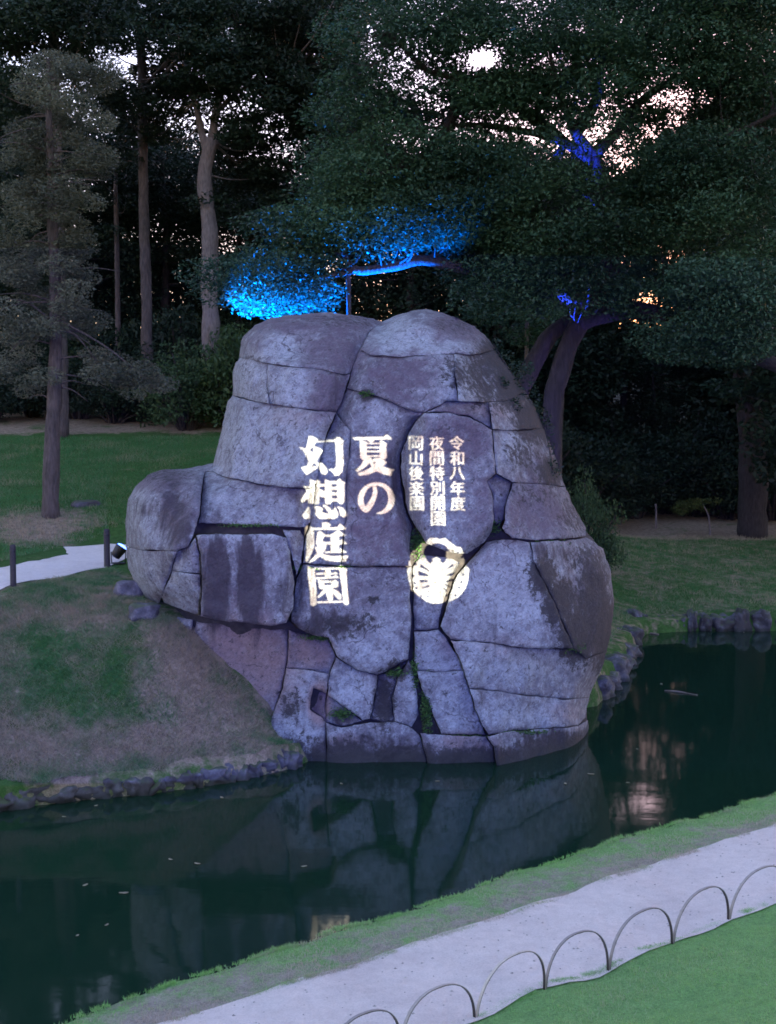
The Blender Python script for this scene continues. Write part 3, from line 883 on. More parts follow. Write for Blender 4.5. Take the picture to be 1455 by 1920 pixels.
# solid heart of the rock: dark soil between the blocks in front, weathered stone behind
B = []
for i in range(len(SIL)):
    B += jag(SIL[i], SIL[(i + 1) % len(SIL)])
B = np.array(B)
cen = np.array([720, 1050])
gx, gy = np.meshgrid(np.arange(230, 1160, 16), np.arange(575, 1485, 16))
I = np.stack([gx.ravel(), gy.ravel()], 1).astype(float)
I = I[inside(I, B)]
I = I[seg_dist(I, B) > 8]
vo, _, fo, *_ = delaunay_2d_cdt([Vector(p) for p in np.vstack([B, I])], [(i, (i + 1) % len(B)) for i in range(len(B))], [], 1, 1e-4)
P = np.array([tuple(v) for v in vo])
shr = P + (cen - P) * 0.012
YF = front_y(P) + 0.42
Vf = at_depth_v(shr, np.minimum(YF, BACK_Y + 0.55))
d = np.minimum(seg_dist(P, SIL_SIDE, False), 200)
q = 1 - d / 200
YB = BACK_Y + 0.6 + 2.1 * np.sqrt(np.clip(1 - q * q, 0, 1)) + 0.35 * vnoise(np.c_[P * 0.01, np.zeros(len(P))], 1.0, 3)
Vb = at_depth_v(shr, YB)
T = np.array([f for f in fo if len(f) == 3])
a = Vf[T]; nn = np.cross(a[:, 1] - a[:, 0], a[:, 2] - a[:, 0])[:, 1] > 0
T[nn] = T[nn][:, ::-1]
bo = np.array([np.argmin(np.hypot(*(P - p).T)) for p in B])
nV = len(P); nb = len(B)
q1 = bo; q2 = np.roll(bo, -1)
side = np.vstack([np.stack([q1, q2, nV + q2], 1), np.stack([q1, nV + q2, nV + q1], 1)])
me = mesh_np('rock_heart', np.vstack([Vf, Vb]), np.vstack([T, nV + T[:, ::-1], side]), True, {'mask': np.tile(rock_mask(P) * 0.5, (2, 1)), 'lichen': np.full(2 * len(P), 0.4)})
me.materials.append(M_CRACK); me.materials.append(M_ROCK)
mi = np.concatenate([np.zeros(len(T)), np.ones(len(T)), np.ones(len(side))]).astype(np.int32)
if len(me.polygons) == len(mi):
    me.polygons.foreach_set('material_index', mi)
obj('rock_heart', local(me, rock_loc), None, rock_root)

# ------------------------------------------------------------------ leaves
def leaf_mesh(name, Cn, L, Wd, up=0.35, tint=None, r=None, droop=0.0):
    r = r or rng
    n = len(Cn)
    a = r.normal(size=(n, 3)); a[:, 2] = a[:, 2] * 0.55 - droop
    a /= np.linalg.norm(a, axis=1)[:, None]
    nn = r.normal(size=(n, 3)) + np.array([0, 0, up * 3])
    b = np.cross(a, nn)
    b /= np.linalg.norm(b, axis=1)[:, None] + 1e-9
    ln = (L * r.uniform(0.45, 1.45, n))[:, None]
    wd = (Wd * r.uniform(0.7, 1.2, n))[:, None]
    V = np.stack([Cn - a * ln / 2, Cn + b * wd / 2, Cn + a * ln / 2, Cn - b * wd / 2], 1).reshape(-1, 3)
    Fq = np.arange(4 * n).reshape(n, 4)
    if tint is None:
        tint = r.uniform(0, 1, n)
    return mesh_np(name, V, Fq, False, {'tint': np.repeat(np.clip(tint, 0, 1), 4)})

def blob(c, rad, n, r=None, shell=0.5):
    r = r or rng
    d = r.normal(size=(n, 3))
    d /= np.linalg.norm(d, axis=1)[:, None]
    q = r.uniform(0, 1, n) ** (1 / 3.0)
    q = q * (1 - shell) + shell * np.sqrt(q)
    return np.asarray(c) + d * q[:, None] * np.asarray(rad)

# moss and small ferns rooted in the joints
for cx, cy, rx, ry, n in [(782, 1018, 13, 26, 420), (800, 1330, 10, 48, 700), (778, 1262, 8, 30, 260), (1030, 1020, 34, 7, 380), (640, 1338, 24, 10, 330), (865, 1381, 50, 4, 300), (970, 1373, 60, 4, 330), (470, 985, 60, 3, 160), (688, 738, 12, 6, 150), (575, 1066, 26, 5, 260), (600, 1196, 40, 6, 240), (640, 1062, 16, 4, 120), (745, 1262, 24, 8, 200), (1080, 1215, 18, 10, 160), (700, 1122, 9, 5, 90), (925, 990, 12, 14, 170)]:
    u = rng.normal(size=(n, 2)) * 0.5
    pp = np.array([cx, cy]) + u * np.array([rx, ry])
    yy = front_y(pp) - rng.uniform(-0.06, 0.10, n)
    o = obj('moss', local(leaf_mesh('moss', at_depth_v(pp, yy), 0.055, 0.022, 0.2), rock_loc), M_MOSS, rock_root)
    o['kind'] = 'stuff'

# ------------------------------------------------------------------ slide projector on the hill beside the photographer
# It throws the event title and the crane crest onto the rock: a lamp behind a slide whose letters are cut out.
def cr(poly, ox, oy, s):
    return [(ox + x * s, oy + y * s) for x, y in poly]
def stroke(pts, n=6):
    P = smooth_path(pts, n)
    d = np.gradient(P[:, :2], axis=0)
    d /= np.linalg.norm(d, axis=1)[:, None] + 1e-9
    nr = np.stack([-d[:, 1], d[:, 0]], 1)
    quads = []
    for i in range(len(P) - 1):
        a, b = P[i], P[i + 1]
        na, nb_ = nr[i] * a[2] / 2, nr[i + 1] * b[2] / 2
        quads.append([tuple(a[:2] + na), tuple(b[:2] + nb_), tuple(b[:2] - nb_), tuple(a[:2] - na)])
    return quads
slide_polys = []      # (polygon in photo pixels, lets light through?)
def put(polys, ox, oy, s, on=True):
    for p in polys:
        slide_polys.append((cr(p, ox, oy, s), on))
S1, S2, S3 = 110 / 1173, 120 / 1280, 100 / 1129
put([[(245,130),(330,140),(430,200),(380,270),(270,410),(195,380),(230,250)],
     [(60,350),(250,400),(320,470),(345,335),(440,360),(525,420),(420,580),(390,640),(440,680),(415,740),(350,665),(290,725),(420,745),(360,800),(190,910),(85,755),(210,730),(240,630),(150,440)],
     [(460,650),(540,690),(620,780),(635,860),(590,910),(520,890),(480,800)],
     [(380,225),(600,220),(780,205),(830,160),(900,170),(965,240),(945,290),(955,700),(930,840),(870,920),(780,930),(740,860),(650,800),(760,795),(805,760),(815,560),(790,250),(600,250),(390,255)],
     [(255,990),(350,1030),(400,1010),(430,1010),(490,1050),(450,1100),(450,1140),(470,1190),(460,1480),(400,1500),(265,1480),(260,1390),(150,1470),(115,1430),(230,1260),(225,1170),(150,1170),(120,1130),(250,1135)],
     [(440,1095),(580,1090),(580,1140),(440,1145)], [(450,1190),(575,1240),(590,1370),(470,1340)],
     [(580,1000),(680,1040),(820,1035),(870,985),(995,1080),(975,1110),(975,1450),(930,1500),(880,1490),(845,1440),(715,1445),(700,1490),(600,1500),(580,1390)],
     [(260,1550),(295,1610),(280,1790),(190,1790),(130,1730),(200,1640)],
     [(360,1540),(480,1545),(540,1590),(520,1660),(650,1690),(740,1620),(790,1550),(850,1700),(830,1760),(740,1790),(470,1790),(390,1700),(400,1620)],
     [(530,1510),(610,1520),(690,1580),(730,1660),(680,1690),(620,1620)],
     [(830,1540),(940,1570),(1010,1650),(1020,1730),(960,1765),(890,1720),(870,1620)]], 555, 805, S1)
put([[(715,1090),(830,1090),(830,1150),(715,1150)], [(715,1210),(835,1210),(835,1265),(715,1265)], [(720,1325),(840,1325),(840,1385),(720,1385)]], 555, 805, S1, False)
put([[(220,170),(280,180),(360,215),(530,215),(530,110),(640,105),(695,150),(660,210),(840,195),(880,130),(1010,225),(980,245),(360,250),(370,560),(330,700),(230,890),(190,870),(215,700)],
     [(440,290),(500,280),(590,350),(520,470),(620,510),(590,650),(500,770),(360,870),(250,920),(330,820),(430,720),(380,600),(440,590),(400,520),(420,400)],
     [(400,600),(470,680),(560,740),(720,775),(1045,765),(1005,840),(990,885),(760,880),(600,860),(500,790),(420,690)],
     [(560,350),(690,350),(850,260),(1005,360),(860,380),(860,480),(920,440),(1025,530),(860,545),(855,650),(890,620),(1010,690),(1005,705),(580,715),(600,690),(700,680),(700,545),(620,540),(600,500),(700,490),(700,390),(570,380)],
     [(230,970),(310,1010),(370,1030),(390,1300),(410,1500),(400,1740),(340,1780),(290,1750),(280,1500),(240,1200)],
     [(370,1010),(860,1005),(860,1040),(370,1045)],
     [(840,1000),(890,955),(1030,1040),(1010,1080),(1030,1400),(1060,1720),(1020,1755),(960,1730),(920,1400),(870,1060)],
     [(410,1685),(950,1670),(950,1700),(410,1715)],
     [(580,1045),(690,1045),(690,1215),(590,1215)], [(400,1115),(560,1110),(760,1115),(790,1090),(850,1140),(400,1150)], [(400,1200),(700,1195),(760,1185),(790,1160),(880,1210),(400,1240)],
     [(440,1245),(560,1270),(720,1275),(790,1250),(850,1295),(840,1400),(760,1410),(720,1365),(580,1365),(560,1440),(470,1430)],
     [(560,1360),(720,1360),(740,1430),(740,1640),(700,1680),(640,1660),(610,1500),(450,1610),(430,1590),(560,1440)],
     [(740,1430),(850,1480),(910,1560),(900,1650),(840,1630),(770,1550),(740,1500)]], 555, 970, S2)
put([[(575,1310),(715,1305),(715,1360),(575,1360)]], 555, 970, S2, False)
put([[(75,180),(360,165),(740,165),(790,110),(915,200),(870,215),(360,225),(130,230)], [(390,190),(580,200),(520,260),(470,300),(400,240)],
     [(235,235),(380,270),(380,570),(480,610),(500,700),(420,740),(330,820),(190,910),(140,870),(270,760),(310,660),(250,610)],
     [(370,290),(670,290),(670,315),(370,315)], [(370,370),(670,375),(670,400),(370,400)], [(370,455),(670,455),(670,490),(370,490)], [(370,555),(670,550),(670,580),(370,590)],
     [(660,240),(720,250),(810,310),(790,380),(805,590),(760,640),(660,610)],
     [(480,690),(520,630),(650,600),(810,700),(710,790),(960,860),(910,900),(900,985),(760,960),(590,890),(420,960),(230,985),(185,930),(330,890),(490,800),(450,720)]], 655, 805, S3)
put([[(505,690),(580,690),(545,740)]], 655, 805, S3, False)
put(stroke([(540,1190,70),(560,1330,90),(520,1480,100),(440,1620,120),(350,1700,120),(270,1600,115),(255,1470,115),(290,1350,110),(380,1230,80),(520,1165,62),(640,1165,66),(760,1210,90),(860,1320,110),(900,1460,135),(880,1590,130),(800,1700,100),(700,1760,60),(590,1780,20)]), 655, 805, S3)
# crane crest
E0 = (740, 990, 0.11)
def circ(cx, cy, rx, ry=None, n=28):
    ry = ry or rx
    return [(cx + rx * math.cos(2 * math.pi * k / n), cy + ry * math.sin(2 * math.pi * k / n)) for k in range(n)]
put([[(580,170),(720,170),(738,205),(760,185),(840,165),(920,230),(1020,310),(1110,330),(1160,420),(1200,500),(1225,570),(1215,640),(1270,700),(1255,820),(1250,880),(1225,960),(1200,1030),(1140,1120),(1060,1190),(960,1240),(870,1270),(760,1290),(660,1290),(560,1255),(430,1170),(310,1060),(260,950),(240,880),(215,740),(230,640),(230,560),(280,540),(255,480),(330,420),(430,300),(530,220)]], *E0)
put([circ(718, 445, 198, 195), [(450,610),(500,650),(620,740),(590,740),(440,670)], [(410,730),(530,770),(600,810),(590,830),(420,820)], [(430,885),(580,890),(580,930),(450,930)], [(1000,600),(1010,655),(850,735),(900,690)], [(1050,740),(1040,795),(970,825),(860,812),(960,780)], [(1030,870),(1030,912),(880,932),(890,900)], [(860,950),(1000,1008),(980,1028),(880,985)], [(830,1010),(930,1080),(910,1098),(850,1052)], [(600,965),(610,1010),(480,1042),(480,1022)], [(612,1040),(592,1112),(568,1105)]], *E0, False)
put([circ(x, y, 24, n=10) for x, y in [(395,445),(365,620),(325,820),(355,945),(385,1030),(1060,420),(1165,795),(1180,505),(1105,600),(1130,920),(1095,1015),(1040,1150),(915,1160),(465,1165),(580,1175)]], *E0, False)
put([[(720,500),(790,540),(780,570),(820,600),(780,640),(830,690),(850,800),(850,950),(800,1010),(800,1280),(700,1280),(650,1010),(600,900),(610,780),(650,690),(620,600),(660,570),(650,530)]], *E0)
# small columns of text: glyph outlines of the built-in font
def glyph(ch, cx, cy, size):
    cu = bpy.data.curves.new('glyph', 'FONT')
    cu.body = ch
    cu.resolution_u = 2
    ob = bpy.data.objects.new('glyph', cu)
    COL.objects.link(ob)
    bpy.context.view_layer.update()
    me = ob.to_mesh()
    V = np.array([v.co[:2] for v in me.vertices])
    lo, hi = V.min(0), V.max(0)
    sc = size / max(hi - lo)
    mid = (lo + hi) / 2
    out = []
    for p in me.polygons:
        for dx in (-0.55, 0.55):
            out.append([(cx + dx + (V[i][0] - mid[0]) * sc, cy - (V[i][1] - mid[1]) * sc) for i in p.vertices])
    ob.to_mesh_clear()
    bpy.data.objects.remove(ob)
    bpy.data.curves.remove(cu)
    return out
for txt, x0 in (('令和八年度', 855), ('夜間特別開園', 817), ('岡山後楽園', 778)):
    for k, ch in enumerate(txt):
        for poly in glyph(ch, x0 + k * 0.6, 830.5 + k * 28.3, 26.5):
            slide_polys.append((poly, True))

PJ = np.array([1.25, 0.1, 4.95])                       # lamp
tgt = at_depth(722, 985, 20.0)
ax = tgt - PJ; ax /= np.linalg.norm(ax)
rx = np.cross(ax, [0, 0, 1]); rx /= np.linalg.norm(rx)
uz = np.cross(rx, ax)
SLD = 0.5                                              # lamp to slide
def to_slide(P2):
    P2 = np.asarray(P2, float)
    W3 = at_depth_v(P2, front_y(np.clip(P2, [520, 700], [960, 1200])) - 0.1)
    r = W3 - PJ
    t = SLD / (r @ ax)
    q = r * t[:, None]
    return np.stack([q @ rx, q @ uz], 1)
VS, ES = [], []
R0 = [(-160, 440), (1620, 440), (1620, 1520), (-160, 1520)]
for poly, on in [(R0, False)] + slide_polys:
    b0, n0 = len(VS), len(poly)
    VS += [Vector(p) for p in poly]
    ES += [(b0 + k, b0 + (k + 1) % n0) for k in range(n0)]
vo, eo, fo, *_ = delaunay_2d_cdt(VS, ES, [], 1, 0.01)
P2 = np.array([tuple(v) for v in vo])
cent = np.array([P2[list(f)].mean(0) for f in fo])
lit = np.zeros(len(fo), bool)
for poly, on in slide_polys:
    lit[inside(cent, poly)] = on
sl = to_slide(P2)
V3 = PJ + ax * SLD + sl[:, :1] * rx + sl[:, 1:] * uz
keep = [f for f, l_ in zip(fo, lit) if not l_]
proj_loc = np.array([PJ[0], PJ[1] + 0.25, float(land(np.array([[PJ[0], PJ[1] + 0.25]]))[0])])
pj = empty('slide_projector', proj_loc)
tag(pj, 'black slide projector on a tripod on the hill facing the rock', 'projector')
tri = []
for f in keep:
    for k in range(1, len(f) - 1):
        tri.append((f[0], f[k], f[k + 1]))
obj('slide', local(mesh_np('slide', V3, np.array(tri)), proj_loc), M_SLIDE, pj)
# housing: closed box round the lamp, its front window is the slide
hw = np.abs(sl).max(0) + 0.004
c0 = np.array([[sl[:, 0].min(), sl[:, 1].min()], [sl[:, 0].max(), sl[:, 1].max()]])
mb = MB()
def pj_pt(u, v, w): return PJ + rx * u + uz * v + ax * w
u0, u1, v0, v1 = -0.25, 0.25, -0.18, 0.18
win = to_slide(np.array([(-110, 480), (1570, 480), (1570, 1465), (-110, 1465)]))
i0, i1, j0, j1 = win[[0, 3], 0].max(), win[[1, 2], 0].min(), win[[2, 3], 1].max(), win[[0, 1], 1].min()
w0, w1 = -0.2, SLD - 0.004
Vh = [pj_pt(u0, v0, w0), pj_pt(u1, v0, w0), pj_pt(u1, v1, w0), pj_pt(u0, v1, w0), pj_pt(u0, v0, w1), pj_pt(u1, v0, w1), pj_pt(u1, v1, w1), pj_pt(u0, v1, w1),
      pj_pt(i0, j0, w1), pj_pt(i1, j0, w1), pj_pt(i1, j1, w1), pj_pt(i0, j1, w1)]
mb.add(Vh, [(0, 1, 2, 3), (0, 4, 5, 1), (1, 5, 6, 2), (2, 6, 7, 3), (3, 7, 4, 0), (4, 8, 9, 5), (5, 9, 10, 6), (6, 10, 11, 7), (7, 11, 8, 4)])
mb.build('housing', M_BLACK, pj, False, proj_loc)
for k in range(3):
    an = 2 * math.pi * k / 3 + 0.5
    foot = proj_loc + np.array([0.42 * math.cos(an), 0.42 * math.sin(an), 0])
    foot[2] = float(land(foot[None])[0]) - 0.01
    mb = MB(); mb.tube([proj_loc + np.array([0, 0, 1.13]), foot], [0.018, 0.013], 8)
    mb.build('tripod_leg', M_BLACK, pj, True, proj_loc)
ld = bpy.data.lights.new('projector_lamp', 'SPOT')
ld.energy = 5400
ld.color = (1.0, 0.93, 0.68)
ld.spot_size = math.radians(60)
ld.spot_blend = 0.0
ld.shadow_soft_size = 0.0004
lo = bpy.data.objects.new('projector_lamp', ld)
COL.objects.link(lo)
lo.parent = pj
lo.location = PJ - proj_loc
lo.rotation_euler = Vector(-ax).to_track_quat('Z', 'Y').to_euler()

# ------------------------------------------------------------------ stones along the water's edge
def boulder(name, c, half, seed, mat_, parent=None, origin=None, rot=0.0, sub=3, rough=0.22):
    r = random.Random(seed)
    import bmesh
    bm = bmesh.new()
    bmesh.ops.create_icosphere(bm, subdivisions=sub, radius=1)
    off = Vector((r.uniform(0, 99), r.uniform(0, 99), r.uniform(0, 99)))
    for v in bm.verts:
        p = v.co.copy()
        m = max(abs(p.x), abs(p.y), abs(p.z))
        p = p * (0.55 + 0.45 / m)                      # squarish
        p *= 1 + rough * noise.noise(p * 1.3 + off) + 0.5 * rough * noise.noise(p * 3.2 + off)
        x, y = p.x * half[0], p.y * half[1]
        v.co = Vector((c[0] + x * math.cos(rot) - y * math.sin(rot), c[1] + x * math.sin(rot) + y * math.cos(rot), c[2] + p.z * half[2]))
    me = bpy.data.meshes.new(name)
    bm.to_mesh(me); bm.free()
    me.polygons.foreach_set('use_smooth', [True] * len(me.polygons))
    if origin is not None:
        local(me, origin)
    return obj(name, me, mat_, parent)

el = at_z(273, 1485, 0)
edging = empty('stone_edging', el)
tag(edging, 'low row of purple grey stones edging the grass bank beside the rock', 'stone edging')
def on_line(pts, px):
    xs_ = [p[0] for p in pts]; ys_ = [p[1] for p in pts]
    return float(np.interp(px, xs_, ys_))
LSH2 = [(-120, 1530)] + LSHORE
cuts = [-150, -70, 4, 77, 132, 190, 226, 268, 296, 345, 368, 408, 428, 456, 474, 505, 522, 552]
for k in range(len(cuts) - 1):
    a, b = at_z(cuts[k], on_line(LSH2, cuts[k]), 0), at_z(cuts[k + 1], on_line(LSH2, cuts[k + 1]), 0)
    m = (a + b) / 2
    L = np.linalg.norm(b - a) / 2
    h = random.Random(k).uniform(0.26, 0.40)
    boulder('stone', (m[0], m[1] + 0.16, h * 0.14), (L * 1.4, 0.30, h * 0.60), 40 + k, M_EDGE, edging, el, math.atan2(b[1] - a[1], b[0] - a[0]) + random.Random(k).uniform(-.25, .25), 4, 0.42)
er = at_z(1320, 1180, 0)
edging2 = empty('stone_edging', er)
tag(edging2, 'row of dark rounded stones along the far shore below the shaded lawn', 'stone edging')
cuts = [1183, 1212, 1236, 1262, 1290, 1312, 1336, 1380, 1412, 1450, 1490, 1530]
for k in range(len(cuts) - 1):
    a, b = at_z(cuts[k], 1183, 0), at_z(cuts[k + 1], 1183, 0)
    m = (a + b) / 2
    L = np.linalg.norm(b - a) / 2
    h = random.Random(k + 70).uniform(0.24, 0.42)
    boulder('stone', (m[0], m[1] + 0.3, h * 0.30), (L * random.Random(k).uniform(0.9, 1.25), 0.38, h), 90 + k, M_EDGE, edging2, er, random.Random(k).uniform(-.4, .4), 4, 0.42)
rb0 = at_z(1135, 1290, 0)
edging3 = empty('stone_edging', rb0)
tag(edging3, 'few mossy stones behind the foot of the great rock where the shore turns', 'stone edging')
for k, (px, py) in enumerate([(1112, 1312), (1130, 1295), (1148, 1277), (1160, 1256), (1170, 1234), (1180, 1210)]):
    p = at_z(px, py, 0)
    h = 0.26 + 0.12 * random.Random(k).random()
    boulder('stone', (p[0] - 0.1, p[1] + 0.3, h * 0.25), (0.30 + 0.15 * random.Random(k + 9).random(), 0.5, h), 120 + k, M_EDGE, edging3, rb0, 1.0 + random.Random(k).uniform(-.4, .4), 4, 0.42)

# single stones
p = hit(162, 948)
boulder('flat_stone', (p[0], p[1], p[2] + 0.02), (0.36, 0.25, 0.12), 201, M_EDGE, rot=0.3)
tag(bpy.data.objects['flat_stone'], 'flat pale stone lying in the lawn beside the grey tree', 'stone')
for nm, (px, py), hf, lab, sd_ in [('small_boulder', (238, 1118), (0.26, 0.22, 0.2), 'small mauve boulder on the bank under the overhanging boulder', 202),
                                   ('dark_boulder', (268, 1160), (0.26, 0.2, 0.16), 'dark mossy boulder tucked below the overhang of the great rock', 203)]:
    p = hit(px, py)
    boulder(nm, (p[0], p[1] + 0.1, p[2] + 0.08), hf, sd_, M_EDGE, rot=0.4)
    tag(bpy.data.objects[nm], lab, 'boulder')

# ------------------------------------------------------------------ path posts
def post(base, h, r, label):
    o = empty('bollard', base)
    mb = MB()
    mb.lathe([(r * 1.05, -0.15), (r, 0.05), (r * 0.97, h - 0.05), (r * 0.97, h - 0.045), (r * 0.8, h - 0.005), (r * 0.3, h)], (0, 0, 0), 14)
    mb.build('post', M_POST, o)
    mb = MB()
    mb.lathe([(r * 1.02, h - 0.14), (r * 1.07, h - 0.135), (r * 1.07, h - 0.11), (r * 1.02, h - 0.105)], (0, 0, 0), 14)
    mb.build('rope_band', M_BLACK, o)
    tag(o, label, 'bollard', 'wooden bollards along the garden path')
post(hit(25, 1098), 0.74, 0.055, 'dark wooden bollard near the picture edge before the pale garden path')
post(hit(201, 1063), 0.78, 0.065, 'dark wooden bollard beside the blue spotlight at the great rock')

# ------------------------------------------------------------------ blue spotlights
def spotlight(loc, target, energy, color, size, label, lens=True):
    o = empty('spotlight', loc)
    d = Vector(target) - Vector(loc) - Vector((0, 0, 0.25))
    q = d.to_track_quat('Z', 'Y')
    def R(pts): return [tuple(q @ Vector(p) + Vector((0, 0, 0.25))) for p in pts]
    mb = MB(); mb.lathe([(0.05, -0.14), (0.10, -0.12), (0.115, 0.0), (0.13, 0.10), (0.13, 0.13)], (0, 0, 0), 18)
    mb.f = [f for f in mb.f[:-1]]
    mb.v = R(mb.v)
    mb.build('housing', M_BLACK, o)
    mb = MB(); mb.lathe([(0.118, 0.085), (0.112, 0.125), (0.09, 0.15), (0.05, 0.165), (0.015, 0.17)], (0, 0, 0), 18); mb.v = R(mb.v)
    mb.build('lens', M_LENS if lens else M_BLACK, o)
    mb = MB(); mb.box((0, 0, 0.012), (0.14, 0.10, 0.012))
    mb.tube([(-0.14, 0, 0.0), (-0.15, 0, 0.25)], 0.012, 6); mb.tube([(0.14, 0, 0.0), (0.15, 0, 0.25)], 0.012, 6)
    mb.build('bracket', M_BLACK, o)
    l = bpy.data.lights.new('spotlight_lamp', 'SPOT')
    l.energy, l.color, l.spot_size, l.spot_blend, l.shadow_soft_size = energy, color, size, 0.5, 0.06
    lo_ = bpy.data.objects.new('spotlight_lamp', l)
    COL.objects.link(lo_)
    lo_.parent = o
    lo_.location = q @ Vector((0, 0, 0.26)) + Vector((0, 0, 0.25))
    lo_.rotation_euler = (-d).to_track_quat('Z', 'Y').to_euler()
    tag(o, label, 'spotlight', 'blue spotlights round the great rock')
    return o
sl1 = at_depth(222, 1040, 25.6)
sl1[2] = float(land(sl1[None])[0])
sp1 = spotlight(sl1, at_depth(610, 488, 26.8), 6500, (0.0, 0.14, 1.0), math.radians(29), 'lit blue spotlight on the ground beside the dark bollard and the rock')
sl2 = np.array([4.15, 26.6, 0]); sl2[2] = float(land(sl2[None])[0])
spotlight(sl2, at_depth(1075, 215, 29.3), 3600, (0.02, 0.07, 1.0), math.radians(7.5), 'blue spotlight hidden behind the great rock aimed up the leaning trunk')

sl3 = np.array([3.05, 27.6, 0]); sl3[2] = float(land(sl3[None])[0])
spotlight(sl3, at_depth(1052, 700, 29.0), 45, (0.20, 0.14, 1.0), math.radians(24), 'violet spotlight at the foot of the leaning trunk behind the rock')

# ------------------------------------------------------------------ bamboo hoops along the path
FEET = [(605, 2010), (750, 1962), (891, 1912), (1021, 1858), (1141, 1821), (1261, 1770), (1366, 1727), (1472, 1684), (1570, 1645)]
feet = [hit(x, y) for x, y in FEET]
HL = ['lowest bamboo hoop, only its top showing at the bottom edge', 'second bamboo hoop from the bottom edge, grey and dark', 'pale bamboo hoop third from the bottom edge of the picture', 'dark bamboo hoop fourth from the bottom edge, in the middle of the row',
      'dark bamboo hoop fifth from the bottom edge along the gravel', 'thin brown bamboo hoop second from the end near the picture edge', 'pale bamboo hoop cut by the picture edge, highest of the row']
for k in range(7):
    a, b = feet[k], feet[k + 1]
    a = a + (b - a) * 0.01; b = b - (b - a) * 0.01
    d = b - a; L = np.linalg.norm(d); d /= L
    nrm = np.cross(d, [0, 0, 1]); nrm /= np.linalg.norm(nrm)
    hgt = [0.36, 0.36, 0.44, 0.42, 0.42, 0.42, 0.42][k]
    rr = random.Random(k)
    lean = rr.uniform(-0.03, 0.03)
    n = 40
    Vh, out = [], []
    for i in range(n + 1):
        t = math.pi * (i / n)
        cxp = -math.cos(t)
        u = 0.5 + 0.5 * (abs(cxp) ** 0.86) * (1 if cxp > 0 else -1)
        z = (math.sin(t) ** 0.8) * hgt - 0.05 * (1 - math.sin(t)) + rr.uniform(-0.001, 0.001)
        c = a + d * (u * L) + np.array([0, 0, z]) + nrm * (lean * math.sin(t)) + d * (0.05 * math.sin(t) * L)
        tg = np.array([math.sin(t) * L / 2, math.cos(t) * hgt]); tg /= np.linalg.norm(tg)
        on = -d * tg[1] + np.array([0, 0, 1]) * tg[0]
        node = 1.25 if i in (9, 20, 31) else 1.0
        hw_, th = 0.013, 0.0048 * node
        for su, so in ((-1, 1), (1, 1), (1, -1), (-1, -1)):
            Vh.append(c + nrm * su * hw_ + on * so * th)
            out.append(1.0 if so > 0 else 0.0)
    Fh = []
    for i in range(n):
        for j in range(4):
            Fh.append((i * 4 + j, i * 4 + (j + 1) % 4, i * 4 + 4 + (j + 1) % 4, i * 4 + 4 + j))
    me = mesh_np('bamboo_hoop', np.array(Vh) - a, np.array(Fh), False, {'outer': np.array(out)})
    o = obj('bamboo_hoop', me, M_BAMBOO)
    o.location = a
    tag(o, HL[k], 'hoop', 'bamboo hoops along the gravel path')

# ------------------------------------------------------------------ grass
def grass(name, poly, n, hgt, wid, dry, zf, r=None, zoff=0.0, bend=0.5, mt=None, fringe=()):
    r = r or rng
    poly = np.array([p[:2] for p in poly])
    lo, hi = poly.min(0), poly.max(0)
    P = r.uniform(lo, hi, (int(n * 2.2), 2))
    P = P[inside(P, poly)][:n]
    for line, m in fringe:                       # tufts creeping over the path edge
        L_ = np.array([p[:2] for p in line])
        k = r.integers(0, len(L_) - 1, m); t = r.uniform(0, 1, m)[:, None]
        q = L_[k] * (1 - t) + L_[k + 1] * t + r.normal(0, 0.028, (m, 2))
        tuft = np.array([noise.noise(Vector((p[0] * 3.1, p[1] * 3.1, 4))) + 0.6 * noise.noise(Vector((p[0] * 9, p[1] * 9, 6))) for p in q])
        P = np.vstack([P, q[tuft > -0.12]])
    n = len(P)
    z = zf(P) + zoff
    sm = soil_mask(np.c_[P, z]) if dry is None else np.full(n, dry)
    nzv = np.array([noise.noise(Vector((p[0] * 0.8, p[1] * 0.8, 2))) for p in P])
    nz2 = np.array([noise.noise(Vector((p[0] * 3.3, p[1] * 3.3, 8))) for p in P])
    tint = np.clip(1.0 - sm - 0.5 * nzv - 0.7 * nz2 * (sm > 0.08) + r.normal(0, 0.2, n), 0, 1)
    an = r.uniform(0, 2 * math.pi, n)
    w = np.stack([np.cos(an), np.sin(an), np.zeros(n)], 1) * (wid * r.uniform(0.6, 1.2, n))[:, None]
    h = hgt * r.uniform(0.5, 1.2, n) * (0.75 + 0.35 * (nzv + 0.3))
    le = r.normal(0, bend, (n, 2)) * h[:, None]
    base = np.c_[P, z - 0.01]
    tip = base + np.c_[le, h]
    V = np.stack([base - w / 2, base + w / 2, tip], 1).reshape(-1, 3)
    me = mesh_np(name, V, np.arange(3 * n).reshape(n, 3), False, {'tint': np.repeat(tint, 3)})
    o = obj(name, me, mt or M_GRASS)
    o['kind'] = 'stuff'
    return o
n_w = np.array([-near_dir[1], near_dir[0], 0])           # towards the water
gra_s = [p - n_w * 0.03 for p in gra_xy]
grb_s = [p + n_w * 0.06 for p in grb_xy]
strip = [ext(near_xy[0], 4), *near_xy, ext(near_xy[-1], -3), ext(gra_s[-1], -3), *gra_s[::-1], ext(gra_s[0], 4)]
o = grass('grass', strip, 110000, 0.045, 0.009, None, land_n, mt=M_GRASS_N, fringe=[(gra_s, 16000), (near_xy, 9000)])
o['label'] = 'trimmed grass verge between the gravel path and the pond'; o['category'] = 'grass'
lawn = [ext(grb_s[0], 4), *grb_s, ext(grb_s[-1], -2), (1.2, 7.5), (6.5, 7.0), (9, 12)]
o = grass('grass', lawn, 130000, 0.036, 0.008, 0.04, land_n, mt=M_GRASS_N, fringe=[(grb_s, 30000)])
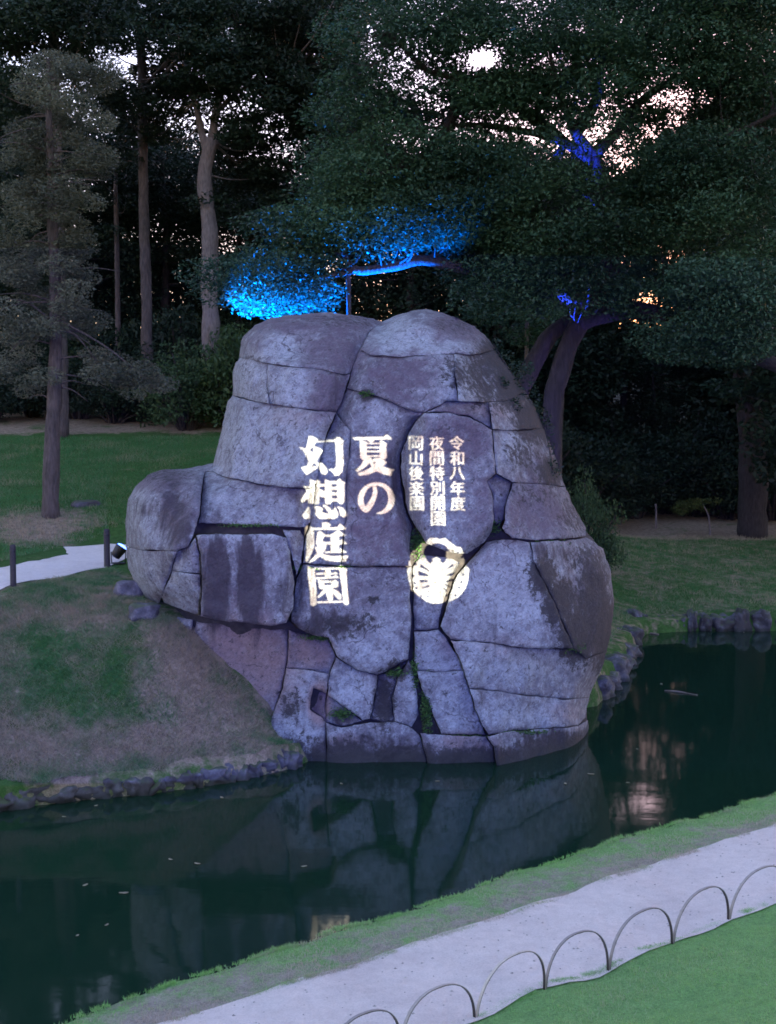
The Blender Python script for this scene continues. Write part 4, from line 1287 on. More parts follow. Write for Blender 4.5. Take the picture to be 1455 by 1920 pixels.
o['label'] = 'bright green lawn in front of the bamboo hoops'; o['category'] = 'grass'
bank = [at_z(-40, 1470, 0.35), *[at_z(x, y - 3, 0.36) for x, y in LTOP], at_depth(545, 1400, 20.1), at_depth(500, 1340, 20.3), at_depth(400, 1240, 20.5), at_depth(300, 1150, 20.9), at_depth(235, 1100, 22.5), at_z(210, 1066, 2.66), at_z(100, 1088, 2.64), at_z(0, 1106, 2.62), at_z(-60, 1110, 2.6)]
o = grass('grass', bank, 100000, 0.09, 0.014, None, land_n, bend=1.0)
o['label'] = 'patchy green and brown grass on the bank below the garden path'; o['category'] = 'grass'
back = [at_z(-40, 1064, 2.7), at_z(118, 1026, 2.78), at_z(230, 1010, 2.85), (-3, 27, 3), (0, 33, 3), (0, 43, 4), (-16, 43, 5)]
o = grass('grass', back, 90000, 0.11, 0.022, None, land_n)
o['label'] = 'green lawn rising behind the rock to the wood'; o['category'] = 'grass'
rlawn = [*[p + np.array([-0.1, 0.6, 0]) for p in RS[1:]], (22, 47, 0), (4, 47, 0), (2.5, 30, 0), (3.2, 27, 0)]
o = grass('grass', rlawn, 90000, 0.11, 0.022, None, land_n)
o['label'] = 'shaded lawn across the pond to the right of the rock'; o['category'] = 'grass'

# loose grit on the path
gp = np.array([p[:2] for p in gpoly])
Q = rng.uniform([-4, 8], [9, 20], (9000, 2)); Q = Q[inside(Q, gp)][:700]
sz = rng.uniform(0.006, 0.02, len(Q))
oc = np.array([(1, 0, 0), (0, 1, 0), (-1, 0, 0), (0, -1, 0), (0, 0, 0.7)], float)
PV = np.c_[Q, land_n(Q) + 0.012][:, None, :] + oc[None] * sz[:, None, None] * rng.uniform(0.6, 1.3, (len(Q), 5, 3))
PF = (np.arange(len(Q)) * 5)[:, None, None] + np.array([(0, 1, 4), (1, 2, 4), (2, 3, 4), (3, 0, 4)])[None]
o = obj('gravel_stones', mesh_np('gravel_stones', PV.reshape(-1, 3), PF.reshape(-1, 3)), plain('grit', (0.42, 0.37, 0.34), 1.0, 0, 6, 0.5))
o['kind'] = 'stuff'; o['label'] = 'loose grit scattered on the pale gravel path'; o['category'] = 'gravel'

# things floating on the pond
for k, (px, py) in enumerate([(1240, 1283), (1195, 1405), (1108, 1452), (1177, 1468), (1185, 1230), (1060, 1470), (416, 1496), (180, 1511), (120, 1532), (320, 1612), (370, 1620), (570, 1625), (160, 1660), (200, 1735), (145, 1755), (232, 1675), (820, 1465), (640, 1470), (1395, 1186)]):
    p = at_z(px, py, 0)
    rr = random.Random(k)
    s = rr.uniform(0.025, 0.06)
    an = rr.uniform(0, 6.3)
    ring = [(math.cos(a) * s * (1 if a % 3.14 else 1), math.sin(a) * s * 0.45) for a in np.linspace(0, 2 * math.pi, 10, endpoint=False)]
    mb = MB()
    top = [(x * math.cos(an) - y * math.sin(an), x * math.sin(an) + y * math.cos(an), 0.006 + 0.1 * (x * x + y * y) / s + rr.uniform(0, 0.003)) for x, y in ring]
    mb.add(top + [(x, y, z - 0.003) for x, y, z in top] + [(0, 0, 0.005), (0, 0, 0.002)], [(i, (i + 1) % 10, 20) for i in range(10)] + [(10 + (i + 1) % 10, 10 + i, 21) for i in range(10)] + [(i, 10 + i, 10 + (i + 1) % 10, (i + 1) % 10) for i in range(10)])
    o = mb.build('fallen_leaf', M_FALLEN)
    o.location = (p[0], p[1], 0)
    tag(o, 'small pale fallen leaf floating on the dark pond', 'leaf', 'fallen leaves floating on the pond')
a, b = at_z(1246, 1296, 0), at_z(1308, 1304, 0)
mb = MB(); mb.tube(smooth_path([a + [0, 0, 0.012], (a * 0.6 + b * 0.4) + [0, 0.05, 0.02], b + [0, 0, 0.008]], 6) - a, [0.012] * 4 + [0.018] * 5 + [0.009] * 4, 7)
o = mb.build('twig', M_TWIG); o.location = a
tag(o, 'bleached twig floating on the pond beyond the rock', 'twig')
a, b = at_z(1205, 1188, 0), at_z(1235, 1190, 0)
mb = MB(); mb.tube(smooth_path([a + [0, 0, 0.012], (a + b) / 2 + [0, 0.05, 0.02], b + [0, 0, 0.008]], 6) - a, [0.02] * 13, 7)
o = mb.build('twig', M_TWIG); o.location = a
tag(o, 'short pale twig floating below the stones of the far shore', 'twig')

# ------------------------------------------------------------------ trees
def px_tree(px_pts, Y, dY=None):
    """limb laid out from picture positions at its own distances"""
    return np.array([at_depth(x, y, Y if not hasattr(Y, '__len__') else Y[i]) for i, (x, y) in enumerate(px_pts)])
def limb(mb, pts, r0, r1, n=8, k=6, jit=0.25, p=1.0):
    P = smooth_path(pts, k)
    t = np.linspace(0, 1, len(P)) ** p
    wob = 0.06 * r0 ** 0.5
    P = P + wob * np.array([[noise.noise(Vector(q) * 1.1), noise.noise(Vector(q) * 1.1 + Vector((5, 5, 5))), 0.5 * noise.noise(Vector(q) * 1.1 + Vector((9, 2, 5)))] for q in P]) * np.minimum(1, np.arange(len(P)) / 3)[:, None]
    mb.tube(P, list(r0 + (r1 - r0) * t), n, jit)
    return P

GAPS = E_('760,502,110,15,1.4 905,110,46,28,1.4 765,140,62,52,.93 700,95,16,26,.8 680,60,30,50,.92 825,195,34,20,.85 870,70,18,14,.6 1000,118,60,22,.8 1085,52,24,14,.85 1135,160,26,34,.85 1110,115,60,14,.6 1265,232,20,16,1 1222,250,18,20,.9 1160,305,40,12,.9 1040,110,40,18,.7 530,262,52,36,.6 505,300,70,30,.6 640,210,18,18,.85 540,320,40,30,.6 585,285,40,30,.6 245,62,14,12,.8 118,92,10,8,.8 290,150,20,16,.7 240,170,14,24,.7 560,60,14,12,.7 1215,568,36,19,1.4 863,515,12,7,.9 245,375,14,8,.7 700,45,26,30,.6 640,115,14,12,.6 1150,80,30,12,.5')
def gap_cut(Cn, r, soft=1.0):
    pp = proj(Cn)
    keep = np.ones(len(Cn))
    for cx, cy, rx, ry, s in GAPS:
        d = np.hypot((pp[:, 0] - cx) / rx, (pp[:, 1] - cy) / ry)
        keep *= 1 - s * soft * np.clip(1.5 - d * 1.05, 0, 1)
    return Cn[r.uniform(0, 1, len(Cn)) < keep]

def crown_from_px(regions, leafs, r, rad=(0.9, 0.9, 0.32), gaps=True, soft=0.92):
    """regions: (cx, cy, rx, ry, n clumps, Y0, Y1) -> leaf positions and clump centres"""
    pts, cens = [], []
    for cx, cy, rx_, ry_, n, y0, y1 in regions:
        for _ in range(int(n)):
            while True:
                u = r.uniform(-1, 1, 2)
                if u @ u < 1:
                    break
            c = at_depth(cx + u[0] * rx_, cy + u[1] * ry_, r.uniform(y0, y1))
            s = r.uniform(0.6, 1.25)
            cens.append(c)
            pts.append(blob(c, np.array(rad) * s, int(leafs * s * s), r, 0.4))
    P = np.vstack(pts)
    if gaps:
        P = gap_cut(P, r, soft)
    return P, np.array(cens)

def twigs(mb, cens, anchor_pts, r, frac=0.6, r0=0.035, kmax=200, maxlen=6):
    A = np.asarray(anchor_pts)
    k = 0
    for c in cens:
        if r.uniform() > frac or k >= kmax:
            continue
        i = np.argmin(np.linalg.norm(A - c + np.array([0, 0, 0.4]), axis=1))
        a = A[i]
        L = np.linalg.norm(c - a)
        if L > maxlen or L < 0.2:
            continue
        m = (a + c) / 2 + np.array([r.normal(0, .12), r.normal(0, .12), -0.10 * L + r.normal(0, .1)])
        mb.tube(smooth_path([a, m, c], 4), list(np.linspace(r0 * (0.6 + 0.18 * L), 0.008, 9)), 5)
        k += 1

def finish_tree(name, base, trunk_mb, bark, leafP, leaf_args, leafmat, label, cat='tree', group=None, tint=None, r=None):
    o = empty(name, base)
    trunk_mb.build('trunk', bark, o, True, base)
    me = leaf_mesh('crown', leafP, *leaf_args, tint=tint, r=r)
    obj('crown', local(me, base), leafmat, o)
    tag(o, label, cat, group)
    return o
def zone_tint(P, r, sc=0.5, lo=0.45, amp=0.9):
    return np.clip(lo + amp * np.array([noise.noise(Vector(p) * sc) for p in P]) + r.normal(0, 0.10, len(P)), 0, 1)

# --- the old spreading tree behind the rock
r = np.random.default_rng(11)
mb = MB()
base = hit(1036, 905); base[1] = 29.0; base = np.array([at_depth(1034, 900, 29.0)[0], 29.0, float(land(np.array([[at_depth(1034, 900, 29.0)[0], 29.0]]))[0])])
anch = []
tr1 = limb(mb, np.vstack([base - [0, 0, 0.2], px_tree([(1036, 790), (1048, 705), (1070, 635), (1105, 580)], 29.0)]), 0.25, 0.21, 14)
up = limb(mb, px_tree([(1085, 600), (1105, 580), (1145, 510), (1155, 420), (1128, 335), (1112, 290)], [29, 29, 29.2, 29.4, 29.3, 29.2]), 0.22, 0.16, 12)
arch = limb(mb, px_tree([(1085, 605), (1130, 590), (1200, 583), (1290, 612), (1380, 655), (1500, 700)], [29, 29, 28.8, 28.4, 28, 27.6]), 0.24, 0.15, 12)
tr2 = limb(mb, np.vstack([at_depth(955, 860, 29.6), px_tree([(975, 740), (1000, 680), (1035, 625), (1085, 590)], 29.4)]), 0.24, 0.18, 12)
mbB = MB()
low = limb(mbB, px_tree([(1100, 575), (1020, 540), (930, 515), (850, 499), (790, 488), (735, 500), (680, 508), (652, 500)], [29, 28.6, 28.2, 27.8, 27.4, 27.2, 27, 26.9]), 0.18, 0.085, 10)
br1 = limb(mbB, px_tree([(655, 502), (645, 478), (605, 466), (570, 462)], 26.9), 0.075, 0.03, 8)
br2 = limb(mbB, px_tree([(665, 507), (630, 515), (580, 525), (520, 540)], [27, 26.7, 26.5, 26.3]), 0.07, 0.03, 8)
br3 = limb(mbB, px_tree([(800, 490), (845, 450), (835, 415), (790, 400)], [27.5, 27.4, 27.2, 27]), 0.07, 0.03, 8)
br4 = limb(mbB, px_tree([(930, 516), (955, 460), (945, 425), (900, 430)], [28.2, 28, 27.8, 27.6]), 0.09, 0.03, 8)
for e in ([(1112, 292), (1080, 250), (1065, 215), (1040, 150), (1030, 80)], [(1112, 292), (1150, 255), (1185, 205), (1260, 150), (1330, 120)], [(1110, 300), (1060, 268), (1000, 250), (900, 235), (800, 240)], [(1155, 420), (1230, 350), (1300, 280), (1400, 240), (1480, 200)], [(1060, 268), (960, 190), (870, 150), (800, 130), (730, 60)], [(1080, 250), (1120, 180), (1130, 90), (1150, 10)], [(860, 190), (840, 235), (780, 300), (700, 330)]):
    anch.append(limb(mb, px_tree(e, list(np.linspace(29.2, 27.6 + r.uniform(-1, 2), len(e)))), 0.15, 0.035, 8))
A = np.vstack([up, arch[8:], low[6:], br1, br2, br3, br4] + anch)
regs = [(965, 512, 100, 26, 18, 26.8, 28.3), (1350, 640, 120, 30, 14, 26.2, 27.4), (1060, 555, 50, 22, 8, 27.5, 28.4), (860, 150, 150, 70, 26, 27, 31), (1080, 130, 150, 55, 26, 27, 31), (690, 110, 60, 80, 16, 27, 31), (990, 170, 120, 40, 14, 27, 30), (1400, 0, 110, 40, 24, 26.5, 31), (1180, -10, 120, 30, 16, 27, 31), (1420, 230, 90, 180, 50, 27, 32), (1330, 300, 150, 90, 40, 28, 33), (680, 270, 70, 90, 22, 27, 31), (525, 525, 120, 45, 17, 25.6, 27.6), (520, 560, 40, 30, 8, 25.8, 26.6), (640, 425, 150, 40, 28, 25.8, 28.2), (800, 405, 170, 42, 34, 26, 29), (905, 445, 80, 30, 14, 27, 29), (1130, 560, 90, 30, 14, 27.5, 28.6), (1330, 555, 60, 16, 4, 27, 28), (760, 330, 170, 62, 34, 26.5, 30), (720, 200, 75, 90, 12, 27, 30),
        (930, 330, 180, 70, 42, 26.5, 31), (1080, 400, 160, 90, 46, 26.5, 31), (1300, 400, 190, 130, 74, 26, 31), (1250, 210, 220, 120, 64, 26.5, 32), (950, 210, 200, 50, 26, 27, 31), (1000, 60, 320, 55, 60, 26.5, 31), (1330, 70, 170, 90, 44, 26.5, 31), (1150, 510, 120, 45, 20, 28, 31), (1380, 560, 120, 70, 40, 26, 29), (1000, 470, 90, 50, 20, 27.5, 30), (850, 20, 150, 30, 18, 27, 30)]
LP, cens = crown_from_px(regs, 640, r, (1.0, 1.0, 0.38), soft=0.70)
def carve(P, a, b, w):
    ab = b - a
    t = np.clip(((P - a) @ ab) / (ab @ ab), 0, 1)
    return P[np.linalg.norm(P - a - t[:, None] * ab, axis=1) > w * (0.3 + 0.7 * t)]
LP = carve(LP, sl2 + [0, 0, 0.3], at_depth(1090, 250, 29.2), 1.15)        # trimmed clear where the spotlight shines up into the fork
twigs(mb, cens, A, r, 0.75, 0.03, 420, 5)
print('main leaves', len(LP))
sp_t = finish_tree('spreading_tree', base, mb, M_BARK_M, LP, (0.10, 0.052, 0.5), M_LEAF, 'old spreading evergreen with leaning trunk and blue lit low bough behind the rock', tint=zone_tint(LP, r), r=r)
mbB.build('bough', M_BARK, sp_t, True, base)  # paler bark than the trunk, so part of its lit brightness is colour
# prop under the low bough
pb = at_depth(655, 600, 27.0); pb[2] = float(land(pb[None])[0])
tp = at_depth(653, 506, 27.0)
mb = MB(); mb.tube([pb - [0, 0, .2], (pb + tp) / 2 + [0.02, 0, 0], tp], [0.06, 0.055, 0.05], 9, 0.2)
o = empty('branch_prop', pb); mb.build('pole', M_BARK, o, True, pb)
mb = MB(); mb.tube([tp + [-0.16, 0, 0.0], tp + [0.16, 0, 0.02]], 0.045, 8); mb.build('crosspiece', M_BARK, o, True, pb)
tag(o, 'thin wooden prop holding up the blue lit bough', 'prop')

# --- grey tree on the lawn
r = np.random.default_rng(12)
base = hit(95, 968)
mb = MB()
Yt = base[1]
t1 = limb(mb, np.vstack([base - [0, 0, .15], px_tree([(97, 850), (103, 700), (103, 540), (97, 380), (92, 240), (90, 110)], Yt)]), 0.23, 0.05, 12)
for k in range(34):
    i = r.integers(10, len(t1) - 2)
    a = t1[i]
    sgn = r.choice([-1, 1])
    L = r.uniform(0.6, 1.5)
    e = a + np.array([sgn * L, r.normal(0, 0.7), r.uniform(-0.5, 0.25)])
    mb.tube(smooth_path([a, (a + e) / 2 + [0, 0, 0.12], e], 4), list(np.linspace(0.03, 0.006, 9)), 5)
for a_, b_ in (((112, 610), (190, 690)), ((112, 600), (300, 735)), ((95, 600), (10, 560)), ((100, 590), (20, 660))):
    P_ = px_tree([a_, ((a_[0] + b_[0]) / 2, (a_[1] + b_[1]) / 2 - 12), b_], [Yt, Yt - 0.2, Yt - 0.4])
    mb.tube(smooth_path(P_, 5), list(np.linspace(0.035, 0.01, 11)), 6)
regs = [(95, 150, 62, 45, 9, Yt - .8, Yt + .8), (105, 215, 95, 45, 15, Yt - 1, Yt + 1), (90, 300, 100, 45, 16, Yt - 1, Yt + 1), (95, 370, 85, 40, 14, Yt - 1, Yt + 1), (85, 440, 85, 45, 15, Yt - 1, Yt + 1), (80, 520, 95, 45, 14, Yt - 1.1, Yt + 1), (60, 600, 80, 45, 11, Yt - 1.1, Yt + 1), (40, 690, 60, 45, 9, Yt - 1, Yt + 1), (150, 600, 40, 40, 5, Yt - .6, Yt + .8), (250, 715, 55, 28, 9, Yt - .6, Yt + .2), (185, 690, 40, 28, 5, Yt - .6, Yt + .4), (170, 130, 35, 25, 3, Yt - .5, Yt + .5)]
LP, cens = crown_from_px(regs, 560, r, (0.55, 0.5, 0.28), True)
finish_tree('pale_tree', base, mb, M_BARK, LP, (0.09, 0.036, 0.2), M_LEAF_G, 'slender tree with pale grey green drooping foliage on the lawn', tint=zone_tint(LP, r, 0.9), r=r)

# --- tall trunks of the wood
def wood_tree(name, base_px, Yb, trunk_px, r0, r1, bark, regs, leafs, label, seed, forks=(), lm=None, rad=(0.95, 0.95, 0.4)):
    r = np.random.default_rng(seed)
    p0 = at_depth(base_px[0], base_px[1], Yb)
    base = np.array([p0[0], Yb, float(land(p0[None])[0])])
    mb = MB()
    T_ = limb(mb, np.vstack([base - [0, 0, 0.2], px_tree(trunk_px, Yb)]), r0, r1, 12)
    A = [T_[len(T_) // 2:]]
    for f, ra in forks:
        A.append(limb(mb, px_tree(f, Yb), ra, ra * 0.35, 8))
    LP, cens = crown_from_px(regs, leafs, r, rad, soft=0.30)
    twigs(mb, cens, np.vstack(A), r, 0.5, 0.04, 120, 7)
    return finish_tree(name, base, mb, bark, LP, (0.18, 0.09, 0.4), lm or M_LEAF_D, label, tint=zone_tint(LP, r, 0.35), r=r)
wood_tree('tall_tree', (396, 800), 46, [(396, 700), (394, 560), (392, 430), (384, 340), (396, 260)], 0.36, 0.24, M_BARK_P,
          [(560, 10, 220, 50, 40, 43, 50), (530, 280, 110, 60, 44, 46, 52), (250, 190, 70, 60, 14, 46, 52), (470, 60, 190, 65, 54, 43, 50), (430, 150, 160, 60, 40, 43, 50), (560, 140, 110, 110, 44, 44, 52), (340, 200, 90, 60, 16, 44, 50), (500, 230, 90, 50, 14, 45, 52), (620, 70, 90, 100, 34, 45, 52), (650, 230, 90, 90, 30, 42, 50), (640, 330, 90, 60, 20, 42, 50), (480, 370, 90, 50, 16, 46, 52)], 400,
          'tall forked tree with smooth pale trunk standing behind the rock', 31, (([(396, 265), (410, 190), (440, 110), (470, 20)], 0.17), ([(390, 300), (372, 220), (350, 130), (330, 40)], 0.15), ([(405, 210), (450, 170), (520, 140)], 0.1)))
wood_tree('tall_tree', (277, 720), 48, [(275, 600), (271, 450), (268, 300), (266, 150), (264, 20)], 0.23, 0.15, M_BARK,
          [(250, 0, 150, 50, 24, 45, 50), (280, 60, 130, 70, 34, 45, 52), (240, 160, 90, 50, 10, 45, 52), (320, 20, 120, 40, 12, 45, 50), (250, 260, 80, 50, 8, 47, 53)], 330,
          'straight dark trunked tree left of the tall forked tree', 32)
wood_tree('tall_tree', (115, 826), 43, [(114, 700), (112, 560), (108, 400), (104, 200), (100, 40)], 0.25, 0.16, M_BARK,
          [(60, -5, 150, 45, 28, 40, 46), (90, 40, 130, 60, 34, 40, 46), (20, 130, 60, 70, 14, 40, 47), (170, 60, 70, 60, 12, 41, 46), (10, 280, 50, 110, 14, 42, 48), (10, 480, 40, 100, 8, 43, 48)], 330,
          'dark tree whose straight trunk rises just behind the pale grey tree', 33)
wood_tree('thin_tree', (222, 700), 52, [(221, 600), (220, 500), (218, 400), (216, 300)], 0.12, 0.08, M_BARK,
          [(215, 300, 60, 70, 10, 50, 56), (190, 380, 50, 60, 6, 50, 56)], 300, 'thin bare stemmed tree deep in the wood beside the straight trunk', 34)
wood_tree('tall_tree', (1412, 985), 47, [(1412, 900), (1408, 800), (1395, 700), (1390, 600), (1400, 450)], 0.55, 0.36, M_BARK_D,
          [(1400, 620, 110, 60, 16, 41, 46), (1440, 380, 80, 120, 18, 44, 50), (1395, 735, 60, 14, 6, 43, 45)], 330,
          'thick old trunk in the shade at the end of the far lawn', 35, (([(1395, 700), (1350, 600), (1300, 560)], 0.2),), M_LEAF)
wood_tree('thin_tree', (988, 640), 40, [(988, 600), (987, 570), (990, 545)], 0.07, 0.05, M_BARK_P,
          [(960, 600, 70, 40, 10, 38, 43), (1010, 520, 60, 30, 6, 38, 43), (900, 560, 60, 30, 8, 38, 43)], 300, 'small pale stemmed forked tree showing just above the rock top', 36, (([(989, 550), (976, 525), (970, 505)], 0.04), ([(989, 550), (1000, 530), (1002, 512)], 0.04)), M_LEAF)

wood_tree('tall_tree', (1168, 800), 62, [(1170, 700), (1172, 600), (1190, 500), (1205, 440)], 0.2, 0.1, M_BARK_D,
          [(1215, 430, 110, 55, 46, 58, 66), (1215, 370, 120, 50, 30, 58, 66)], 380,
          'dark high crowned tree above the orange glow in the far wood', 37, rad=(1.3, 1.3, 0.6))

# --- forest behind: a few kinds, copied
def species(seed, h, rad, low, nclump, leafs, leaf, lm, name):
    r = np.random.default_rng(seed)
    mb = MB()
    limb(mb, np.array([(0, 0, -0.3), (0.1, 0.05, h * 0.3), (-0.1, 0.1, h * 0.6), (0.05, 0, h * 0.95)]), 0.028 * h, 0.04, 10)
    A = [np.array([(0, 0, z) for z in np.linspace(low * h, h * 0.9, 20)])]
    pts, cens = [], []
    for k in range(nclump):
        t = r.uniform(low, 1.0)
        prof = math.sin(math.pi * min(1, (1 - t) / (1 - low) * 0.75 + 0.18)) ** 0.6
        a = r.uniform(0, 2 * math.pi)
        q = rad * prof * math.sqrt(r.uniform(0.1, 1))
        c = np.array([q * math.cos(a), q * math.sin(a), t * h])
        cens.append(c)
        s = r.uniform(0.7, 1.3)
        pts.append(blob(c, np.array([1.15, 1.15, 0.6]) * s * rad / 3.4, int(leafs * s * s), r, 0.4))
    twigs(mb, cens, A[0], r, 0.4, 0.04, 40, 8)
    LP = np.vstack(pts)
    return mb.mesh('trunk'), leaf_mesh('crown', LP, leaf, leaf * 0.5, 0.4, tint=zone_tint(LP, r, 0.5), r=r), lm
KINDS = [species(51, 13, 3.4, 0.08, 95, 260, 0.22, M_LEAF_D, 'a'), species(52, 16, 3.8, 0.15, 110, 260, 0.24, M_LEAF_D, 'b'), species(53, 9, 3.0, 0.05, 70, 260, 0.18, M_LEAF_D, 'c')]
for t_, c_, lm in KINDS:
    t_.materials.append(M_BARK_D); c_.materials.append(lm)
def forest_tree(X, Y, kind, s, rot, label, group):
    t_, c_, lm = KINDS[kind]
    o = empty('forest_tree', (X, Y, float(land(np.array([[X, Y]]))[0])))
    o.rotation_euler.z = rot
    o.scale = (s, s, s)
    obj('trunk', t_, None, o)
    obj('crown', c_, None, o)
    tag(o, label, 'tree', group)
rr = random.Random(5)
LAB_L = 'dark evergreen in the unlit wood behind the sloping lawn'
LAB_R = 'dark evergreen in the unlit wood beyond the far shore lawn'
# (photo x, distance, kind, top in photo y)
for px, Y, kind, top in [(-40, 56, 1, 60), (60, 58, 0, 150), (150, 55, 1, 210), (225, 60, 0, 250), (310, 57, 1, 220), (390, 60, 1, 250), (450, 56, 0, 330), (520, 59, 1, 340), (600, 57, 0, 320), (690, 60, 1, 270), (770, 56, 0, 260), (850, 60, 1, 270), (930, 57, 0, 290),
                         (1010, 60, 1, 250), (1030, 58, 0, 290), (1050, 62, 1, 330), (1405, 63, 0, 320), (1415, 60, 1, 200), (1440, 62, 1, 120), (1215, 66, 2, 615), (100, 70, 1, 80), (280, 72, 1, 200), (480, 72, 0, 300), (1450, 74, 1, 120), (1420, 72, 0, 300), (-130, 60, 1, 40), (1540, 60, 1, 120), (640, 70, 1, 280), (880, 72, 1, 250), (1050, 72, 1, 240), (1128, 68, 2, 470), (1300, 68, 2, 470), (1180, 76, 2, 600), (1262, 78, 2, 600), (1222, 60, 2, 640), (-260, 58, 1, 40), (-400, 54, 0, 120), (-540, 60, 1, 60), (-330, 70, 1, 60), (1720, 60, 1, 80), (1860, 56, 0, 150), (1580, 42, 1, -120), (1640, 50, 1, -60)]:  # last two stand mostly out of view, added to shade the far lawn
    p = at_depth(px, 800, Y)
    g = float(land(p[None])[0])
    ht = at_depth(px, top, Y)[2] - g
    forest_tree(p[0], Y, kind, ht / [13.6, 16.8, 9.6][kind], rr.uniform(0, 6.3), LAB_L if px < 760 else LAB_R, 'evergreens of the wood behind the lawn' if px < 760 else 'evergreens of the wood beyond the far shore')

# wooded ridge far behind the trees
hx, hy = np.meshgrid(np.linspace(-260, 260, 130), np.linspace(120, 330, 50))
HP = np.stack([hx.ravel(), hy.ravel()], 1)
prof = np.sin(np.clip((HP[:, 1] - 120) / 210, 0, 1) * math.pi) ** 0.8
hz = 3.5 + prof * (17 + 5 * np.array([noise.noise(Vector((p[0] * 0.012, p[1] * 0.012, 0))) for p in HP]) + 2.5 * np.array([noise.noise(Vector((p[0] * 0.09, p[1] * 0.09, 3))) for p in HP]))
ih = np.arange(130 * 50).reshape(50, 130)
hill = obj('hill', mesh_np('hill', np.c_[HP, hz], np.stack([ih[:-1, :-1], ih[:-1, 1:], ih[1:, 1:], ih[1:, :-1]], 2).reshape(-1, 4), True), plain('far_wood', (0.010, 0.018, 0.011), 1.0, 0, 0.6, 0.5))
hill['kind'] = 'structure'

# --- bushes under the trees
def bush_mesh(seed, n, leaf):
    r = np.random.default_rng(seed)
    mb = MB()
    pts = []
    for k in range(n):
        a = r.uniform(0, 6.28); q = math.sqrt(r.uniform(0, 1)) * 0.8; z = r.uniform(0.15, 1.0) * (1.15 - 0.5 * q)
        c = np.array([q * math.cos(a), q * math.sin(a), z])
        pts.append(blob(c, (0.3, 0.3, 0.17), 130, r, 0.4))
        if k % 2 == 0:
            mb.tube(smooth_path([(0.05 * math.cos(a), 0.05 * math.sin(a), -0.1), c * [0.5, 0.5, 0.6], c], 3), list(np.linspace(0.03, 0.008, 7)), 5)
    LP = np.vstack(pts)
    return mb.mesh('stems'), leaf_mesh('foliage', LP, leaf, leaf * 0.45, 0.4, tint=zone_tint(LP, r, 1.2), r=r)
BK = [bush_mesh(61, 40, 0.085), bush_mesh(62, 52, 0.07)]
BK2 = [(s_.copy(), f_.copy()) for s_, f_ in BK]
for s_, f_ in BK:
    s_.materials.append(M_BARK_D); f_.materials.append(M_LEAF_D)
for s_, f_ in BK2:
    s_.materials.append(M_BARK_D); f_.materials.append(M_LEAF_B)
def bush(px, py, Y, w, h, label, group=None, bright=False, kind=0):
    p = at_depth(px, py, Y)
    o = empty('bush', (p[0], Y, float(land(p[None])[0])))
    o.scale = (w, w, h)
    o.rotation_euler.z = rr.uniform(0, 6.3)
    s_, f_ = (BK2 if bright else BK)[kind]
    obj('stems', s_, None, o); obj('foliage', f_, None, o)
    tag(o, label, 'bush', group)
for px, Y, w, h in [(-20, 47, 2.2, 2.2), (60, 49, 2.2, 2.6), (150, 48, 2.2, 2.4), (215, 46.5, 1.8, 2.0), (270, 47, 2.2, 2.6), (480, 47, 2.0, 3.2), (20, 52, 2.4, 3.6), (130, 53, 2.6, 3.6), (240, 52, 2.6, 3.6), (340, 51, 2.6, 4.2)]:
    bush(px, 800, Y, w, h, 'dark undergrowth bush at the edge of the wood above the lawn', 'undergrowth above the sloping lawn', kind=rr.randint(0, 1))
bush(350, 800, 44.5, 2.1, 2.7, 'broad green bush before the tall pale trunk above the lawn', None, True, 1)
bush(430, 800, 45.0, 1.9, 3.6, 'tall leafy bush against the upper side of the rock', None, True, 0)
for px, Y, w, h in [(1190, 52, 2.2, 2.6), (1250, 54, 2.4, 3.4), (1320, 53, 2.4, 3.2), (1370, 52, 2.2, 2.6), (1450, 52, 2.6, 3.2), (1170, 56, 2.6, 4.0), (1290, 57, 3, 4.6), (1400, 57, 3, 4.6), (1090, 50, 2.4, 3.4), (900, 47, 2.4, 4.2), (820, 48, 2.4, 4.0), (740, 47, 2.2, 3.6), (1000, 46, 2.2, 3.8), (650, 48, 2.4, 4.0), (560, 49, 2.4, 4.2)]:
    bush(px, 800, Y, w, h, 'dark undergrowth bush in the shade of the wood past the rock', 'undergrowth beyond the rock', kind=rr.randint(0, 1))
bush(1110, 970, 37.0, 1.05, 2.9, 'bright green shrub growing beside the rock below the leaning trunk', None, True, 1)
bush(1085, 985, 35.0, 0.7, 1.2, 'low leafy shrub at the flank of the rock under the bright green shrub', None, True, 0)

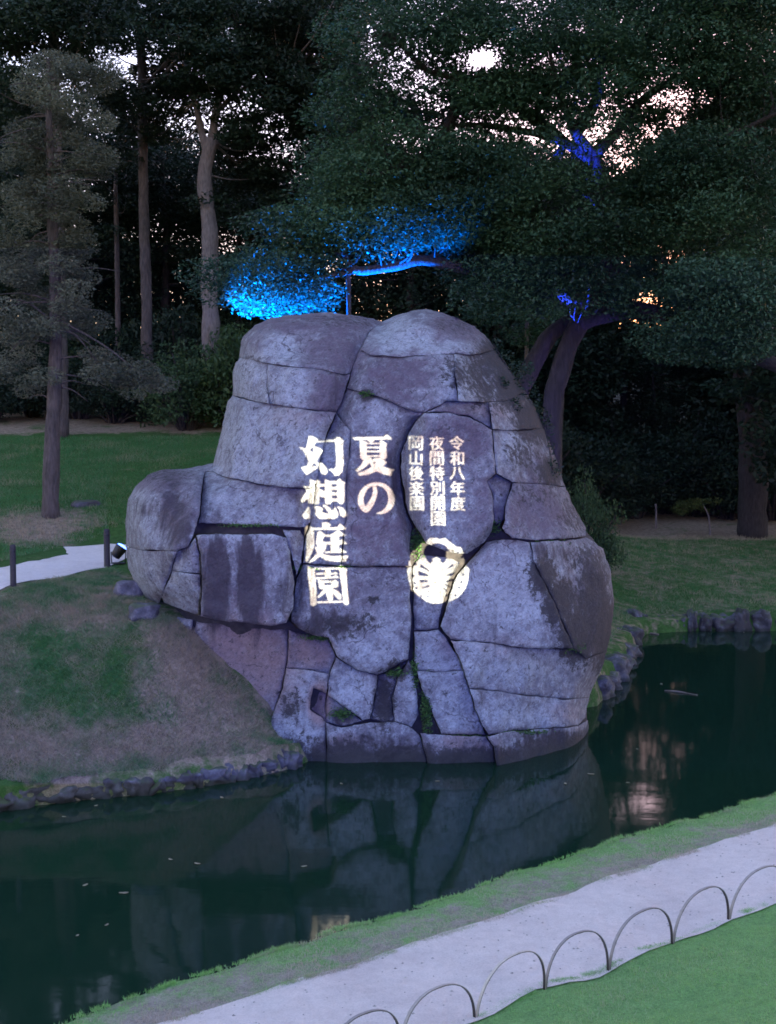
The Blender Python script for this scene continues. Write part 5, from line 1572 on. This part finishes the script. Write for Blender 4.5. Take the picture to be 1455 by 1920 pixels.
# --- young tree on the far lawn
r = np.random.default_rng(71)
base = hit(1332, 1003)
mb = MB(); Yb = base[1]
limb(mb, np.vstack([base - [0, 0, .1], px_tree([(1331, 985), (1328, 965), (1318, 945)], Yb)]), 0.05, 0.02, 7)
LP, cens = crown_from_px([(1318, 942, 26, 10, 7, Yb - .4, Yb + .4), (1280, 950, 16, 9, 4, Yb - .3, Yb + .3), (1300, 955, 30, 8, 4, Yb - .3, Yb + .3)], 110, r, (0.34, 0.34, 0.14), False)
finish_tree('sapling', base, mb, M_BARK_P, LP, (0.10, 0.05, 0.4), M_LEAF_Y, 'small yellow green sapling on the far lawn before the dark wood', r=r)
base = hit(1230, 992)
mb = MB(); Yb = base[1]
limb(mb, np.vstack([base - [0, 0, .1], px_tree([(1230, 965), (1229, 945)], Yb)]), 0.05, 0.035, 7)
LP, cens = crown_from_px([(1210, 925, 16, 22, 6, Yb - .3, Yb + .3)], 50, r, (0.3, 0.3, 0.14), False)
finish_tree('sapling', base, mb, M_BARK_P, LP, (0.09, 0.045, 0.4), M_LEAF_D, 'thin grey stemmed sapling between the bright shrub and the yellow sapling', r=r)

# --- creeper on the right shoulder of the rock
r = np.random.default_rng(81)
pts = []
mb = MB()
for (px, py, s) in [(930, 650, .16), (945, 672, .2), (960, 700, .24), (975, 690, .16), (985, 725, .26), (1000, 755, .24), (1012, 785, .22), (1022, 808, .18), (1035, 882, .2), (940, 720, .14), (965, 760, .14), (1028, 840, .14), (990, 690, .12)]:
    c = at_depth(px, py, float(front_y(np.array([[px, py]]))[0]) - 0.02)
    pts.append(blob(c, (s, s * 0.9, s), int(520 * s), r, 0.3))
P_ = at_depth_v(np.array([(925, 645), (955, 695), (985, 735), (1010, 780), (1024, 815), (1036, 880)], float), front_y(np.array([(925, 645), (955, 695), (985, 735), (1010, 780), (1024, 815), (1036, 880)], float)) - 0.05)
mb.tube(smooth_path(P_, 5), 0.014, 6)
LP = np.vstack(pts)
base = P_[-1]
o = empty('creeper', base)
mb.build('stem', M_BARK_D, o, True, base)
obj('foliage', local(leaf_mesh('foliage', LP, 0.07, 0.035, 0.3, r=r), base), M_LEAF_D, o)
tag(o, 'dark creeper clinging to the sloping shoulder of the great rock', 'creeper')
